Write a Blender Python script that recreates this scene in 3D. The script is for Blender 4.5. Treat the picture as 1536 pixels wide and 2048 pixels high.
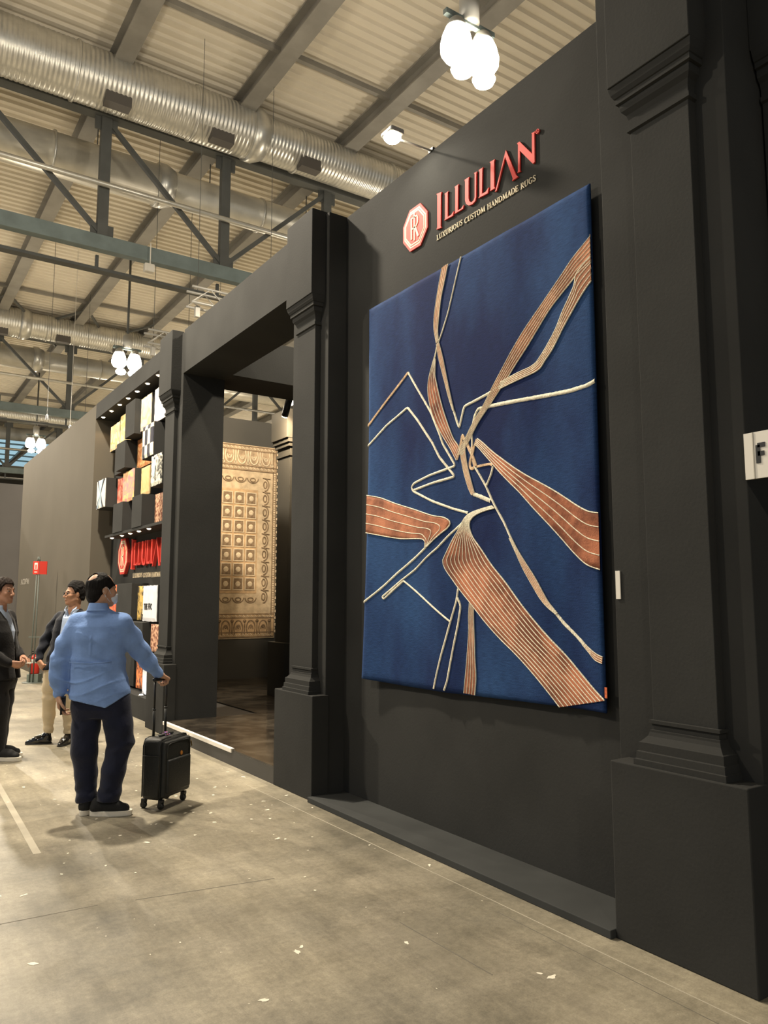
import bpy, bmesh, math, random
import numpy as np
from mathutils import Vector, Matrix

random.seed(7)
for o in list(bpy.data.objects):
    bpy.data.objects.remove(o)
scene = bpy.context.scene
COL = scene.collection
PI = math.pi

# ------------------------------------------------------------------ camera
YAW = math.radians(33.96)          # heading, to the right of the facade direction (+Y)
PITCH = math.atan(177 / 1540.0)
cam_d = bpy.data.cameras.new('camera')
cam = bpy.data.objects.new('camera', cam_d)
COL.objects.link(cam)
cam.location = (0, 0, 1.55)
cam.rotation_euler = (PI / 2 + PITCH, 0, -YAW)
cam_d.sensor_fit = 'VERTICAL'
cam_d.sensor_height = 36.0
cam_d.lens = 1540 / 2048 * 36.0
cam_d.clip_start = 0.05
cam_d.clip_end = 300
scene.camera = cam

# ------------------------------------------------------------------ world, exposure
world = bpy.data.worlds.new('hall_air')
scene.world = world
world.use_nodes = True
bgn = world.node_tree.nodes['Background']
bgn.inputs[0].default_value = (0.74, 0.87, 1.0, 1)
bgn.inputs[1].default_value = 0.27
scene.view_settings.view_transform = 'Standard'
scene.view_settings.look = 'None'
scene.view_settings.gamma = 1
scene.view_settings.use_curve_mapping = False
scene.view_settings.exposure = 0.0

LAMP_COL = (1.0, 0.88, 0.70)
LAMP_Z = 8.55
def hall_light(name, loc, power, radius=0.16, kind='POINT', col=LAMP_COL, angle=160):
    l = bpy.data.lights.new(name, kind)
    l.energy = power
    l.color = col
    l.shadow_soft_size = radius
    if kind == 'SPOT':
        l.spot_size = math.radians(angle)
        l.spot_blend = 0.35
    o = bpy.data.objects.new(name, l)
    COL.objects.link(o)
    o.location = loc
    return o
# rows of hall lamps (the aisle row hangs just outside the frame, the booth row is seen; the others are unseen, added as fill)
LAMPS = [(1.40, 8.75, 3100, 320), (1.40, 24.0, 4300, 140), (1.40, 39.0, 2600, 260), (-3.4, 16.0, 3300, 220), (-3.4, 31.0, 2600, 260), (-3.4, 7.0, 750, 300), (-3.4, -8.0, 900, 150),
         (5.98, 6.92, 1300, 330), (5.98, 22.36, 2200, 90), (5.98, 36.7, 2200, 150), (10.6, 14.0, 2200, 260), (10.6, 29.0, 2200, 200), (20.0, 22.0, 2200, 400), (20.0, 40.0, 2200, 500), (31.0, 48.0, 2200, 600), (29.0, 30.0, 2200, 500)]
for lx, ly, lw, lg in LAMPS:
    hall_light('hall_and_fill_light', (lx, ly, LAMP_Z - .62), lw, 0.14, 'SPOT', angle=165)
    hall_light('hall_and_fill_glow', (lx, ly, LAMP_Z - .62), lg, 0.20)

# ------------------------------------------------------------------ materials
MATS = {}
def mat(name, col, rough=0.6, metal=0.0, var=0.0, scale=6.0, bump=0.0, bscale=None, emit=None, estr=0.0,
        spec=0.5, col2=None, stretch=None, detail=4, sheen=0.0, coat=0.0):
    if name in MATS:
        return MATS[name]
    m = bpy.data.materials.new(name)
    m.use_nodes = True
    nt = m.node_tree
    b = nt.nodes['Principled BSDF']
    b.inputs['Base Color'].default_value = (*col, 1)
    b.inputs['Roughness'].default_value = rough
    b.inputs['Metallic'].default_value = metal
    b.inputs['Specular IOR Level'].default_value = spec
    if sheen:
        b.inputs['Sheen Weight'].default_value = sheen
    if coat:
        b.inputs['Coat Weight'].default_value = coat
        b.inputs['Coat Roughness'].default_value = 0.12
    if emit:
        b.inputs['Emission Color'].default_value = (*emit, 1)
        b.inputs['Emission Strength'].default_value = estr
    if var or bump or col2:
        tc = nt.nodes.new('ShaderNodeTexCoord')
        mp = nt.nodes.new('ShaderNodeMapping')
        nt.links.new(tc.outputs['Object'], mp.inputs[0])
        if stretch:
            mp.inputs['Scale'].default_value = stretch
    if var or col2:
        n = nt.nodes.new('ShaderNodeTexNoise')
        n.inputs['Scale'].default_value = scale
        n.inputs['Detail'].default_value = detail
        nt.links.new(mp.outputs[0], n.inputs['Vector'])
        cr = nt.nodes.new('ShaderNodeValToRGB')
        c2 = col2 or tuple(min(1, c * (1 + var)) for c in col)
        c1 = col if col2 else tuple(c * (1 - var) for c in col)
        cr.color_ramp.elements[0].position = 0.35
        cr.color_ramp.elements[1].position = 0.65
        cr.color_ramp.elements[0].color = (*c1, 1)
        cr.color_ramp.elements[1].color = (*c2, 1)
        nt.links.new(n.outputs['Fac'], cr.inputs[0])
        nt.links.new(cr.outputs[0], b.inputs['Base Color'])
    if bump:
        n2 = nt.nodes.new('ShaderNodeTexNoise')
        n2.inputs['Scale'].default_value = bscale or scale * 4
        n2.inputs['Detail'].default_value = 3
        nt.links.new(mp.outputs[0], n2.inputs['Vector'])
        bp = nt.nodes.new('ShaderNodeBump')
        bp.inputs['Strength'].default_value = bump
        bp.inputs['Distance'].default_value = 0.01
        nt.links.new(n2.outputs['Fac'], bp.inputs['Height'])
        nt.links.new(bp.outputs[0], b.inputs['Normal'])
    MATS[name] = m
    return m

PAINT = mat('dark_wall_paint', (0.0385, 0.0385, 0.0365), 0.85, var=0.10, scale=1.6, bump=0.08, bscale=60, spec=.08)
PAINT_STEP = mat('step_paint', (0.045, 0.047, 0.046), 0.8, var=0.15, scale=2.0, bump=0.05, spec=.15)
GREYWALL = mat('grey_booth_paint', (0.104, 0.092, 0.072), 0.85, var=0.05, scale=0.8, spec=.1)
GREYWALL2 = mat('far_booth_paint', (0.075, 0.070, 0.066), 0.85, var=0.05, scale=0.8, spec=.1)
STEEL = mat('painted_steel', (0.17, 0.215, 0.215), 0.5, var=0.12, scale=3)
STEEL_D = mat('dark_steel', (0.090, 0.094, 0.090), 0.55, var=0.1, scale=3)
BEAM = mat('roof_beam_paint', (0.25, 0.235, 0.205), 0.6, var=0.12, scale=2)
GALV = mat('galvanised_duct', (0.66, 0.645, 0.59), 0.36, 0.7, var=0.08, scale=5)
GALV2 = mat('smooth_duct_sheet', (0.74, 0.70, 0.60), 0.34, 0.45, var=0.06, scale=4)
ROOF = mat('roof_sheet', (0.66, 0.60, 0.49), 0.6, var=0.05, scale=0.6)
WHITE = mat('white_paint', (0.78, 0.74, 0.66), 0.5)
ALU = mat('aluminium_truss', (0.62, 0.60, 0.55), 0.4, 0.4)
BLACK = mat('black_plastic', (0.012, 0.012, 0.012), 0.45)
SIGNRED = mat('sign_red', (0.66, 0.060, 0.048), 0.6, spec=.2)
CREAM = mat('sign_cream', (0.80, 0.70, 0.52), 0.7, spec=.2)
LAMPGLASS = mat('lamp_glass', (1, .95, .85), 0.3, emit=(1.0, 0.90, 0.70), estr=28)
LAMPSMALL = mat('downlight_glass', (1, .9, .75), 0.3, emit=(1.0, 0.78, 0.50), estr=14)
SKYLIGHT = mat('skylight_glass', (0.5, 0.7, 0.8), 0.2, emit=(0.45, 0.72, 0.85), estr=0.7)

# ------------------------------------------------------------------ mesh helpers
class MB:
    def __init__(self):
        self.v = []
        self.f = []
    def add(self, vs, fs):
        n = len(self.v)
        self.v += [tuple(p) for p in vs]
        self.f += [tuple(i + n for i in f) for f in fs]
        return self
    def box(self, x0, x1, y0, y1, z0, z1):
        if x0 > x1: x0, x1 = x1, x0
        if y0 > y1: y0, y1 = y1, y0
        if z0 > z1: z0, z1 = z1, z0
        v = [(x0,y0,z0),(x1,y0,z0),(x1,y1,z0),(x0,y1,z0),(x0,y0,z1),(x1,y0,z1),(x1,y1,z1),(x0,y1,z1)]
        return self.add(v, [(0,3,2,1),(4,5,6,7),(0,1,5,4),(1,2,6,5),(2,3,7,6),(3,0,4,7)])
    def bar(self, a, b, w, h=None, up=(0,0,1)):
        a, b = Vector(a), Vector(b)
        h = h or w
        d = (b - a).normalized()
        u = Vector(up)
        if abs(d.dot(u)) > .95: u = Vector((0,1,0))
        s = d.cross(u).normalized() * (w / 2)
        t = s.cross(d).normalized() * (h / 2)
        v = [a - s - t, a + s - t, a + s + t, a - s + t, b - s - t, b + s - t, b + s + t, b - s + t]
        return self.add(v, [(0,1,2,3),(4,7,6,5),(0,4,5,1),(1,5,6,2),(2,6,7,3),(3,7,4,0)])
    def tube(self, path, r, n=10, caps=True):
        path = [Vector(p) for p in path]
        rs = r if isinstance(r, (list, tuple)) else [r] * len(path)
        rings = []
        ref = None
        for i, p in enumerate(path):
            d = (path[min(i+1, len(path)-1)] - path[max(i-1, 0)]).normalized()
            if ref is None:
                ref = Vector((0,0,1)) if abs(d.z) < .9 else Vector((1,0,0))
            s = d.cross(ref)
            if s.length < 1e-4: s = d.cross(Vector((0,1,0)))
            s.normalize()
            t = s.cross(d).normalized()
            rings.append([p + (s * math.cos(2*PI*k/n) + t * math.sin(2*PI*k/n)) * rs[i] for k in range(n)])
        v = [q for ring in rings for q in ring]
        f = []
        for i in range(len(path) - 1):
            for k in range(n):
                f.append((i*n+k, i*n+(k+1)%n, (i+1)*n+(k+1)%n, (i+1)*n+k))
        if caps:
            f.append(tuple(range(n-1, -1, -1)))
            f.append(tuple((len(path)-1)*n + k for k in range(n)))
        return self.add(v, f)
    def lathe(self, prof, c=(0,0,0), n=20, axis='z'):
        v = []
        for r, z in prof:
            for k in range(n):
                a = 2*PI*k/n
                p = (r*math.cos(a), r*math.sin(a), z)
                if axis == 'x': p = (z, r*math.cos(a), r*math.sin(a))
                v.append((p[0]+c[0], p[1]+c[1], p[2]+c[2]))
        f = []
        for i in range(len(prof)-1):
            for k in range(n):
                f.append((i*n+k, i*n+(k+1)%n, (i+1)*n+(k+1)%n, (i+1)*n+k))
        if prof[0][0] > 1e-5: f.append(tuple(range(n-1, -1, -1)))
        if prof[-1][0] > 1e-5: f.append(tuple((len(prof)-1)*n + k for k in range(n)))
        return self.add(v, f)
    def plate_x(self, poly, x0, x1):
        """polygon of (y, z) points extruded between x0 (front, towards -X) and x1"""
        n = len(poly)
        v = [(x0, y, z) for y, z in poly] + [(x1, y, z) for y, z in poly]
        f = [tuple(range(n)), tuple(range(2*n-1, n-1, -1))]
        f += [(i, n+i, n+(i+1) % n, (i+1) % n) for i in range(n)]
        return self.add(v, f)
    def mould(self, prof, y0, y1, xf, xb):
        """profile of (offset, z) mitred round the front (-X) and both sides"""
        v, f = [], []
        for o, z in prof:
            v += [(xb, y1+o, z), (xf-o, y1+o, z), (xf-o, y0-o, z), (xb, y0-o, z)]
        m = len(prof)
        for i in range(m-1):
            for k in range(3):
                f.append((i*4+k, i*4+k+1, (i+1)*4+k+1, (i+1)*4+k))
        f.append((0,3,2,1)); f.append(tuple((m-1)*4+k for k in range(4)))
        return self.add(v, f)
    def build(self, name, material, parent=None, smooth=False, bevel=0.0, world=False, kind=None):
        me = bpy.data.meshes.new(name)
        vs = self.v
        if world and parent is not None:
            root = parent
            while root.parent is not None: root = root.parent
            inv = root.matrix_basis.inverted()
            vs = [tuple(inv @ Vector(p)) for p in vs]
        me.from_pydata(vs, [], self.f)
        bm = bmesh.new(); bm.from_mesh(me)
        bmesh.ops.recalc_face_normals(bm, faces=bm.faces)
        bm.to_mesh(me); bm.free()
        if smooth:
            for p in me.polygons: p.use_smooth = True
        o = bpy.data.objects.new(name, me)
        COL.objects.link(o)
        if material: me.materials.append(material)
        if parent is not None: o.parent = parent
        if bevel:
            b = o.modifiers.new('bevel', 'BEVEL')
            b.width = bevel; b.segments = 2; b.limit_method = 'ANGLE'
        if kind: o['kind'] = kind
        return o

def tag(o, label, cat, group=None):
    o['label'] = label; o['category'] = cat
    if group: o['group'] = group
    return o
def thing(name, label, cat, loc=(0,0,0), rz=0.0, group=None):
    o = bpy.data.objects.new(name, None)
    COL.objects.link(o)
    o.empty_display_size = 0.1
    o.location = loc
    o.rotation_euler = (0, 0, rz)
    o.matrix_basis = Matrix.Translation(loc) @ Matrix.Rotation(rz, 4, 'Z')
    return tag(o, label, cat, group)
def root_empty(name, loc=(0,0,0), kind='structure'):
    o = bpy.data.objects.new(name, None); COL.objects.link(o); o.location = loc
    o.empty_display_size = 0.1
    o['kind'] = kind
    return o
def struct(name, mb, m, **k):
    o = mb.build(name, m, **k); o['kind'] = 'structure'; return o
def copy_part(src, parent, loc=None):
    c = src.copy(); COL.objects.link(c); c.parent = parent
    if loc is not None: c.location = loc
    return c

# ================================================================== FLOOR
def floor_material():
    m = bpy.data.materials.new('concrete_floor'); m.use_nodes = True
    nt = m.node_tree; N = nt.nodes; Lk = nt.links
    b = N['Principled BSDF']
    tc = N.new('ShaderNodeTexCoord')
    def noise(scale, detail=5, rough=.6, stretch=None, rot=0):
        mp = N.new('ShaderNodeMapping'); Lk.new(tc.outputs['Object'], mp.inputs[0])
        if stretch: mp.inputs['Scale'].default_value = stretch
        mp.inputs['Rotation'].default_value = (0, 0, rot)
        n = N.new('ShaderNodeTexNoise'); n.inputs['Scale'].default_value = scale
        n.inputs['Detail'].default_value = detail; n.inputs['Roughness'].default_value = rough
        Lk.new(mp.outputs[0], n.inputs['Vector']); return n
    def ramp(src, p0, c0, p1, c1):
        r = N.new('ShaderNodeValToRGB')
        r.color_ramp.elements[0].position = p0; r.color_ramp.elements[0].color = c0
        r.color_ramp.elements[1].position = p1; r.color_ramp.elements[1].color = c1
        Lk.new(src, r.inputs[0]); return r
    def mix(kind, fac, a, bb):
        x = N.new('ShaderNodeMixRGB'); x.blend_type = kind
        if isinstance(fac, float): x.inputs[0].default_value = fac
        else: Lk.new(fac, x.inputs[0])
        Lk.new(a, x.inputs[1]); Lk.new(bb, x.inputs[2]); return x
    base = ramp(noise(0.75, 8, .68).outputs['Fac'], .38, (.190,.172,.128,1), .63, (.42,.375,.28,1))
    st = ramp(noise(1.6, 8, .78, (3.2, .38, 1), .06).outputs['Fac'], .32, (.70,.70,.70,1), .66, (1.12,1.12,1.12,1))
    c = mix('MULTIPLY', 1.0, base.outputs[0], st.outputs[0])
    st2 = ramp(noise(1.1, 7, .75, (.6, 1.6, 1), .35).outputs['Fac'], .36, (.78,.77,.74,1), .62, (1.06,1.05,1.04,1))
    c = mix('MULTIPLY', 1.0, c.outputs[0], st2.outputs[0])
    fine = ramp(noise(32, 5, .75).outputs['Fac'], .34, (.74,.74,.74,1), .66, (1.18,1.18,1.18,1))
    c = mix('MULTIPLY', 0.75, c.outputs[0], fine.outputs[0])
    grit = ramp(noise(140, 3, .8).outputs['Fac'], .34, (.66,.66,.66,1), .60, (1.08,1.08,1.08,1))
    c = mix('MULTIPLY', 0.55, c.outputs[0], grit.outputs[0])
    dk = ramp(noise(1.5, 9, .72).outputs['Fac'], .545, (0,0,0,1), .72, (.62,.62,.62,1))
    dc = N.new('ShaderNodeRGB'); dc.outputs[0].default_value = (.17,.15,.115,1)
    c = mix('MIX', dk.outputs[0], c.outputs[0], dc.outputs[0])
    pale = ramp(noise(3.3, 7, .8, (1.0, .35, 1), .5).outputs['Fac'], .665, (0,0,0,1), .74, (.35,.35,.35,1))
    pc = N.new('ShaderNodeRGB'); pc.outputs[0].default_value = (.66,.60,.48,1)
    c = mix('MIX', pale.outputs[0], c.outputs[0], pc.outputs[0])
    Lk.new(c.outputs[0], b.inputs['Base Color'])
    rr = ramp(noise(1.8, 6, .6).outputs['Fac'], .3, (.36,.36,.36,1), .7, (.58,.58,.58,1))
    Lk.new(rr.outputs[0], b.inputs['Roughness'])
    bp = N.new('ShaderNodeBump'); bp.inputs['Strength'].default_value = .12; bp.inputs['Distance'].default_value = .004
    Lk.new(noise(40, 6, .7).outputs['Fac'], bp.inputs['Height']); Lk.new(bp.outputs[0], b.inputs['Normal'])
    return m
FLOORM = floor_material()
floor = struct('floor', MB().box(-14, 50, -18, 70.3, -0.15, 0.0), FLOORM)
# long saw-cut seams and cross joints
SEAM = mat('seam_filler', (.42,.38,.295), .7)
SEAM_D = mat('seam_dark', (.15,.135,.105), .8)
for pts, w, m in ((((2.80, -1), (2.82, 3.2), (2.80, 6.3)), .0055, SEAM), (((2.74,3.05),(2.70,1.0)), .004, SEAM_D)):
    mb = MB()
    for a, b in zip(pts[:-1], pts[1:]): mb.bar((*a, .0002), (*b, .0002), w, .0012)
    mb.build('floor_seam', m, floor)
mb = MB()
for a, b in (((1.28,4.22),(2.02,4.10)), ((2.262,3.219),(2.278,2.573)), ((0.2,4.30),(1.1,4.26))):
    mb.bar((*a, .0002), (*b, .0002), .006, .0012)
mb.build('floor_crack', SEAM_D, floor)
TAPE = mat('worn_tape', (.36,.325,.25), .7, var=.12, scale=3)
MB().bar((1.06, 7.6, .0003), (0.995, 5.3, .0003), .045, .0012).build('floor_tape', TAPE, floor)
# paint flecks trodden into the concrete
mb = MB()
rng = random.Random(5)
def fleck(x, y, r, st=1.0, a=0.0):
    n = rng.randint(8, 12); vs = []
    for k in range(n):
        t = 2*PI*k/n + rng.uniform(-.3,.3); rr = r*rng.uniform(.5,1.15)
        px_, py_ = rr*math.cos(t)*st, rr*math.sin(t)
        vs.append((x+px_*math.cos(a)-py_*math.sin(a), y+px_*math.sin(a)+py_*math.cos(a), .0012))
    mb.add(vs, [tuple(range(n))])
for i in range(420):
    x = rng.uniform(-1.5, 2.95); y = rng.uniform(1.6, 13)
    fleck(x, y, rng.choice((.002,.002,.003,.003,.004,.006))*rng.uniform(.6,1.4)*(1+.12*y), rng.uniform(1,2.2), rng.uniform(0,3))
for i in range(46):
    x = rng.gauss(2.25, .35); y = rng.gauss(6.0, .7)
    if x < 2.93: fleck(x, y, rng.uniform(.005,.015), rng.uniform(1,2), rng.uniform(0,3))
for x, y, r in ((2.36,4.75,.03),(2.16,3.02,.02),(2.47,2.42,.03),(2.45,2.47,.018),(0.71,3.75,.03),(1.4,2.92,.025),(2.52,5.2,.022),(1.62,5.15,.03),(1.7,3.22,.03),(1.74,3.25,.02)):
    fleck(x, y, r*.55, 1.7, rng.uniform(0,3))
fl_o = mb.build('paint_flecks', mat('fleck_paint', (.82,.76,.62), .7), floor); fl_o['kind'] = 'stuff'

# ================================================================== FACADE
PX, SX, BX, WX = 2.99, 3.07, 3.12, 3.29      # plinth, shaft, pier and recessed wall planes
TOP = 4.90
BASE_PROF = [(.066,.80),(.066,.826),(.058,.829),(.056,.860),(.049,.864),(.049,.902),(.040,.906),(.018,.930),(.012,.948),(.012,.958),(.004,.960),(.004,.984),(.014,.987),(.014,1.002),(0,1.004)]
CAP_PROF = [(0,3.892),(.013,3.900),(.013,3.924),(.003,3.930),(.004,3.965),(.012,3.99),(.030,4.012),(.034,4.030),(.034,4.050),(.048,4.054),(.048,4.082),(.054,4.086),(.064,4.106),(.072,4.138),(.072,4.142)]
def pilaster(c, label, plinth=(.335,.335), pier=(.30,.325)):
    t = thing('pilaster', label, 'pilaster', (BX, c, 0), group='dark pilasters along the booth front')
    MB().box(PX, BX+.02, c-plinth[0], c+plinth[1], 0, .80).build('plinth', PAINT, t, bevel=.006, world=True)
    MB().mould(BASE_PROF, c-.165, c+.165, SX, BX+.01).build('base_moulding', PAINT, t, world=True)
    MB().box(SX, BX+.01, c-.165, c+.165, .80, 4.14).build('shaft', PAINT, t, bevel=.003, world=True)
    MB().mould(CAP_PROF, c-.165, c+.165, SX, BX+.01).build('capital_moulding', PAINT, t, world=True)
    MB().box(PX, BX+.02, c-.237, c+.237, 4.142, TOP).build('entablature_block', PAINT, t, bevel=.004, world=True)
    MB().box(BX, 3.66, c-pier[0], c+pier[1], 0, TOP-.03).build('pier', PAINT, t, bevel=.004, world=True)
    return t
P0, P1, P2 = 2.165, 5.775, 9.385
pilaster(P0, 'nearest dark pilaster, at the booth corner right of the blue rug', (.335,.355), (.325,.40))
pilaster(P1, 'dark pilaster between the blue rug and the open doorway', (.325,.35), (.305,.335))
pilaster(P2, 'dark pilaster beyond the doorway, behind the suitcase handle', (.32,.335), (.31,.335))
struct('wall_rug_bay', MB().box(WX, 3.66, P0+.40, P1-.305, 0, 4.86), PAINT)
struct('floor_step', MB().box(2.955, WX, P0+.355, P1-.325, 0, .04), PAINT_STEP, bevel=.004)
struct('wall_doorway_header', MB().box(BX, 3.66, P1+.335, P2-.31, 4.345, TOP), PAINT)
# corner: the side of the booth turns away behind the first pilaster
struct('wall_side', MB().box(3.66, 9.0, P0-.325+.02, P0-.325+.30, 0, TOP), PAINT)
# side pilaster round the corner: shaft, capital, plinth seen edge-on
t = thing('pilaster', 'dark pilaster on the side wall, cut off by the right picture edge', 'pilaster', (3.6, P0-.32, 0), group='dark pilasters along the booth front')
yq = P0 - .325 - .021
def mould_y(prof, x0, x1, yf, yb):
    mb = MB(); v = []; f = []
    for o, z in prof: v += [(x0-o, yb, z), (x0-o, yf-o, z), (x1+o, yf-o, z), (x1+o, yb, z)]
    m = len(prof)
    for i in range(m-1):
        for k in range(3): f.append((i*4+k, i*4+k+1, (i+1)*4+k+1, (i+1)*4+k))
    f.append((0,3,2,1)); f.append(tuple((m-1)*4+k for k in range(4)))
    return mb.add(v, f)
MB().box(3.24, 3.92, yq-.13, yq+.02, 0, .80).build('plinth', PAINT, t, bevel=.005, world=True)
mould_y(BASE_PROF, 3.40, 3.74, yq-.05, yq+.01).build('base_moulding', PAINT, t, world=True)
MB().box(3.40, 3.74, yq-.05, yq+.01, .80, 4.14).build('shaft', PAINT, t, bevel=.003, world=True)
mould_y(CAP_PROF, 3.40, 3.74, yq-.05, yq+.01).build('capital_moulding', PAINT, t, world=True)
MB().box(3.33, 3.81, yq-.13, yq+.02, 4.142, TOP).build('entablature_block', PAINT, t, bevel=.004, world=True)

# ------------------------------------------------------------------ doorway platform and room behind
PLAT = mat('platform_edge', (.035,.032,.028), .55)
plat = root_empty('floor_platform')
MB().box(PX+.005, 3.66, P1+.35, P2-.335+.02, 0, .135).build('platform_base', PLAT, plat)
MB().box(3.66, 9.0, 2.6, 13.2, 0, .135).build('platform_deck', PLAT, plat)
def tile_mat():
    m = mat('polished_tile', (.048,.040,.031), .14, spec=.22, var=0, bump=0)
    nt = m.node_tree; b = nt.nodes['Principled BSDF']
    tc = nt.nodes.new('ShaderNodeTexCoord'); n = nt.nodes.new('ShaderNodeTexNoise')
    oi = nt.nodes.new('ShaderNodeObjectInfo'); ad = nt.nodes.new('ShaderNodeVectorMath'); ad.operation = 'ADD'
    nt.links.new(tc.outputs['Object'], ad.inputs[0]); nt.links.new(oi.outputs['Location'], ad.inputs[1])
    n.inputs['Scale'].default_value = 3.0; n.inputs['Detail'].default_value = 9; n.inputs['Roughness'].default_value = .7
    nt.links.new(ad.outputs[0], n.inputs['Vector'])
    r = nt.nodes.new('ShaderNodeValToRGB')
    r.color_ramp.elements[0].position = .42; r.color_ramp.elements[0].color = (.022,.018,.014,1)
    r.color_ramp.elements[1].position = .68; r.color_ramp.elements[1].color = (.085,.07,.052,1)
    nt.links.new(n.outputs['Fac'], r.inputs[0]); nt.links.new(r.outputs[0], b.inputs['Base Color'])
    return m
TILE = tile_mat()
TS = 1.2
tmesh = None
for ix in range(0, 5):
    for iy in range(0, 6):
        x0 = PX+.005 + ix*TS; y0 = 6.125 + iy*TS
        if x0 < 3.6 and y0 > 8.6: continue
        y1 = min(y0+TS, 13.2)
        x1 = x0+TS
        if ix == 0 and iy == 2:
            mb = MB().box(x0+.002, x1-.002, y0+.002, 9.07-.012, .135, .15)
        elif ix == 0:
            mb = MB().box(x0+.002, x1-.002, y0+.002, y1-.002, .135, .15)
        else:
            mb = MB().box(x0+.002, x1-.002, y0+.002, y1-.002, .135, .15)
        mb.build('floor_tile', TILE, plat)
# white edge strip, only laid along the far part of the step
struct('trim_1', MB().box(PX-.006, PX+.03, 7.02, 9.03, .118, .158), WHITE, bevel=.003)
# the lintel continues into the stand as a deep beam
struct('wall_inner_beam', MB().box(3.66, 9.0, 8.92, 9.62, 4.38, TOP), PAINT)
INTW = mat('interior_paint', (.058,.054,.046), .85, var=.06, scale=1.2, spec=.1)
struct('wall_interior_back', MB().box(3.66, 9.2, 13.2, 13.4, .135, 4.92), INTW)
# inner pilaster and partition
t = thing('pilaster', 'brown-lit inner pilaster beside the beige hanging carpet', 'pilaster', (5.35, 10.4, .15))
MB().box(5.11, 5.8, 10.18, 10.72, .15, .935).build('plinth', INTW, t, bevel=.005, world=True)
MB().box(5.20, 5.8, 10.25, 10.66, .935, 3.9).build('shaft', INTW, t, bevel=.004, world=True)
for i, (o, z0, z1) in enumerate(((.02,3.72,3.76),(.035,3.86,3.92),(.06,3.92,3.98))):
    MB().box(5.20-o, 5.8, 10.25-o, 10.66+o, z0, z1).build('capital_fillet', INTW, t, world=True)
MB().box(5.11, 5.8, 10.18, 10.72, 3.98, 4.42).build('entablature_block', INTW, t, bevel=.004, world=True)
struct('wall_interior_partition', MB().box(5.45, 5.75, 4.0, 10.14, .15, 4.3), INTW)

# ------------------------------------------------------------------ niche bay and the walls beyond
NY0, NY1, NB = P2+.338, 13.45, 3.46
struct('wall_niche_back', MB().box(NB, 3.66, NY0, NY1, 0, TOP), PAINT)
struct('wall_niche_header', MB().box(BX, NB, NY0, NY1, 4.63, TOP-.01), PAINT)
struct('wall_niche_base', MB().box(BX, NB, NY0, NY1, 0, .29), PAINT, bevel=.004)
struct('wall_far_booth', MB().box(BX, 3.70, NY1, 20.6, 0, TOP-.02), GREYWALL)
struct('wall_beyond', MB().box(-0.5, 7.0, 24.0, 24.3, 0, 4.86), GREYWALL2)
struct('wall_hall_side', MB().box(49, 49.3, -18, 70, 0, 12.2), GREYWALL)
struct('wall_hall_end', MB().box(-14, 50, 70, 70.3, 0, 12.2), GREYWALL)
struct('wall_aisle_end', MB().box(-9, -0.5, 40, 40.3, 0, 5.2), GREYWALL2)

# ================================================================== ROOF
S = 15.2                              # truss spacing
HB, HT, HP, HR = 8.55, 11.35, 11.75, 12.15   # bottom chord, top chord, beam underside, sheet heights
ceiling = root_empty('ceiling')
beam_x = [0.93 + i*2.55 for i in range(-3, 20)]
joint_y = [-18.0, -2.75, 12.5, 27.75, 43.0, 58.25, 73.5]
# corrugated sheets: one panel per bay between beams and joint lines
def sheet(w, l):
    pr = .25; n = int(l/pr); v = []; f = []
    for i in range(n+1):
        y0 = i*pr
        for dy, dz in ((0,0),(.10,0),(.135,.05),(.215,.05)):
            if i == n and dy > 0: break
            v += [(0, y0+dy, dz), (w, y0+dy, dz)]
    k = len(v)//2
    for i in range(k-1): f.append((2*i, 2*i+1, 2*i+3, 2*i+2))
    return MB().add(v, f)
first = None
for j in range(len(joint_y)-1):
    for i in range(len(beam_x)-1):
        loc = (beam_x[i]-.01, joint_y[j], HR)
        if first is None:
            first = sheet(2.57, 15.25).build('roof_panel', ROOF, ceiling); first.location = loc
        else:
            copy_part(first, ceiling, loc)
bm_o = None
for i, x in enumerate(beam_x):
    if bm_o is None:
        mb = MB()
        mb.box(-.17,.17, -12, 69.8, HP, HP+.035).box(-.17,.17,-12,69.8,HR-.04,HR-.005).box(-.03,.03,-12,69.8,HP+.03,HR-.03)
        bm_o = mb.build('roof_beam', BEAM, ceiling); bm_o.location = (x, 0, 0)
    else: copy_part(bm_o, ceiling, (x, 0, 0))
tb = None
for y in joint_y[1:-1]:
    if tb is None:
        tb = MB().box(-7, 48, -.05, .05, HR-.12, HR-.01).build('tie_bar', BEAM, ceiling); tb.location = (0, y, 0)
    else: copy_part(tb, ceiling, (0, y, 0))
# diagonal bracing in the bay beyond the first truss
for xa, xb in ((0.93,3.48),(3.48,6.03),(6.03,8.58)):
    for ya, yb in ((27.9, 33.0),(33.0, 27.9)):
        MB().bar((xa, ya, HP+.1), (xb, yb, HP+.1), .07).build('brace_rod', STEEL_D, ceiling)
# daylight strip far down the hall
MB().box(2, 11.4, 52.0, 66, HR-.05, HR-.03).build('skylight', SKYLIGHT, ceiling)
for k in range(6):
    MB().box(2, 11.4, 52+k*2.2, 52.14+k*2.2, HR-.14, HR-.05).build('skylight_bar', STEEL, ceiling)

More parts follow.
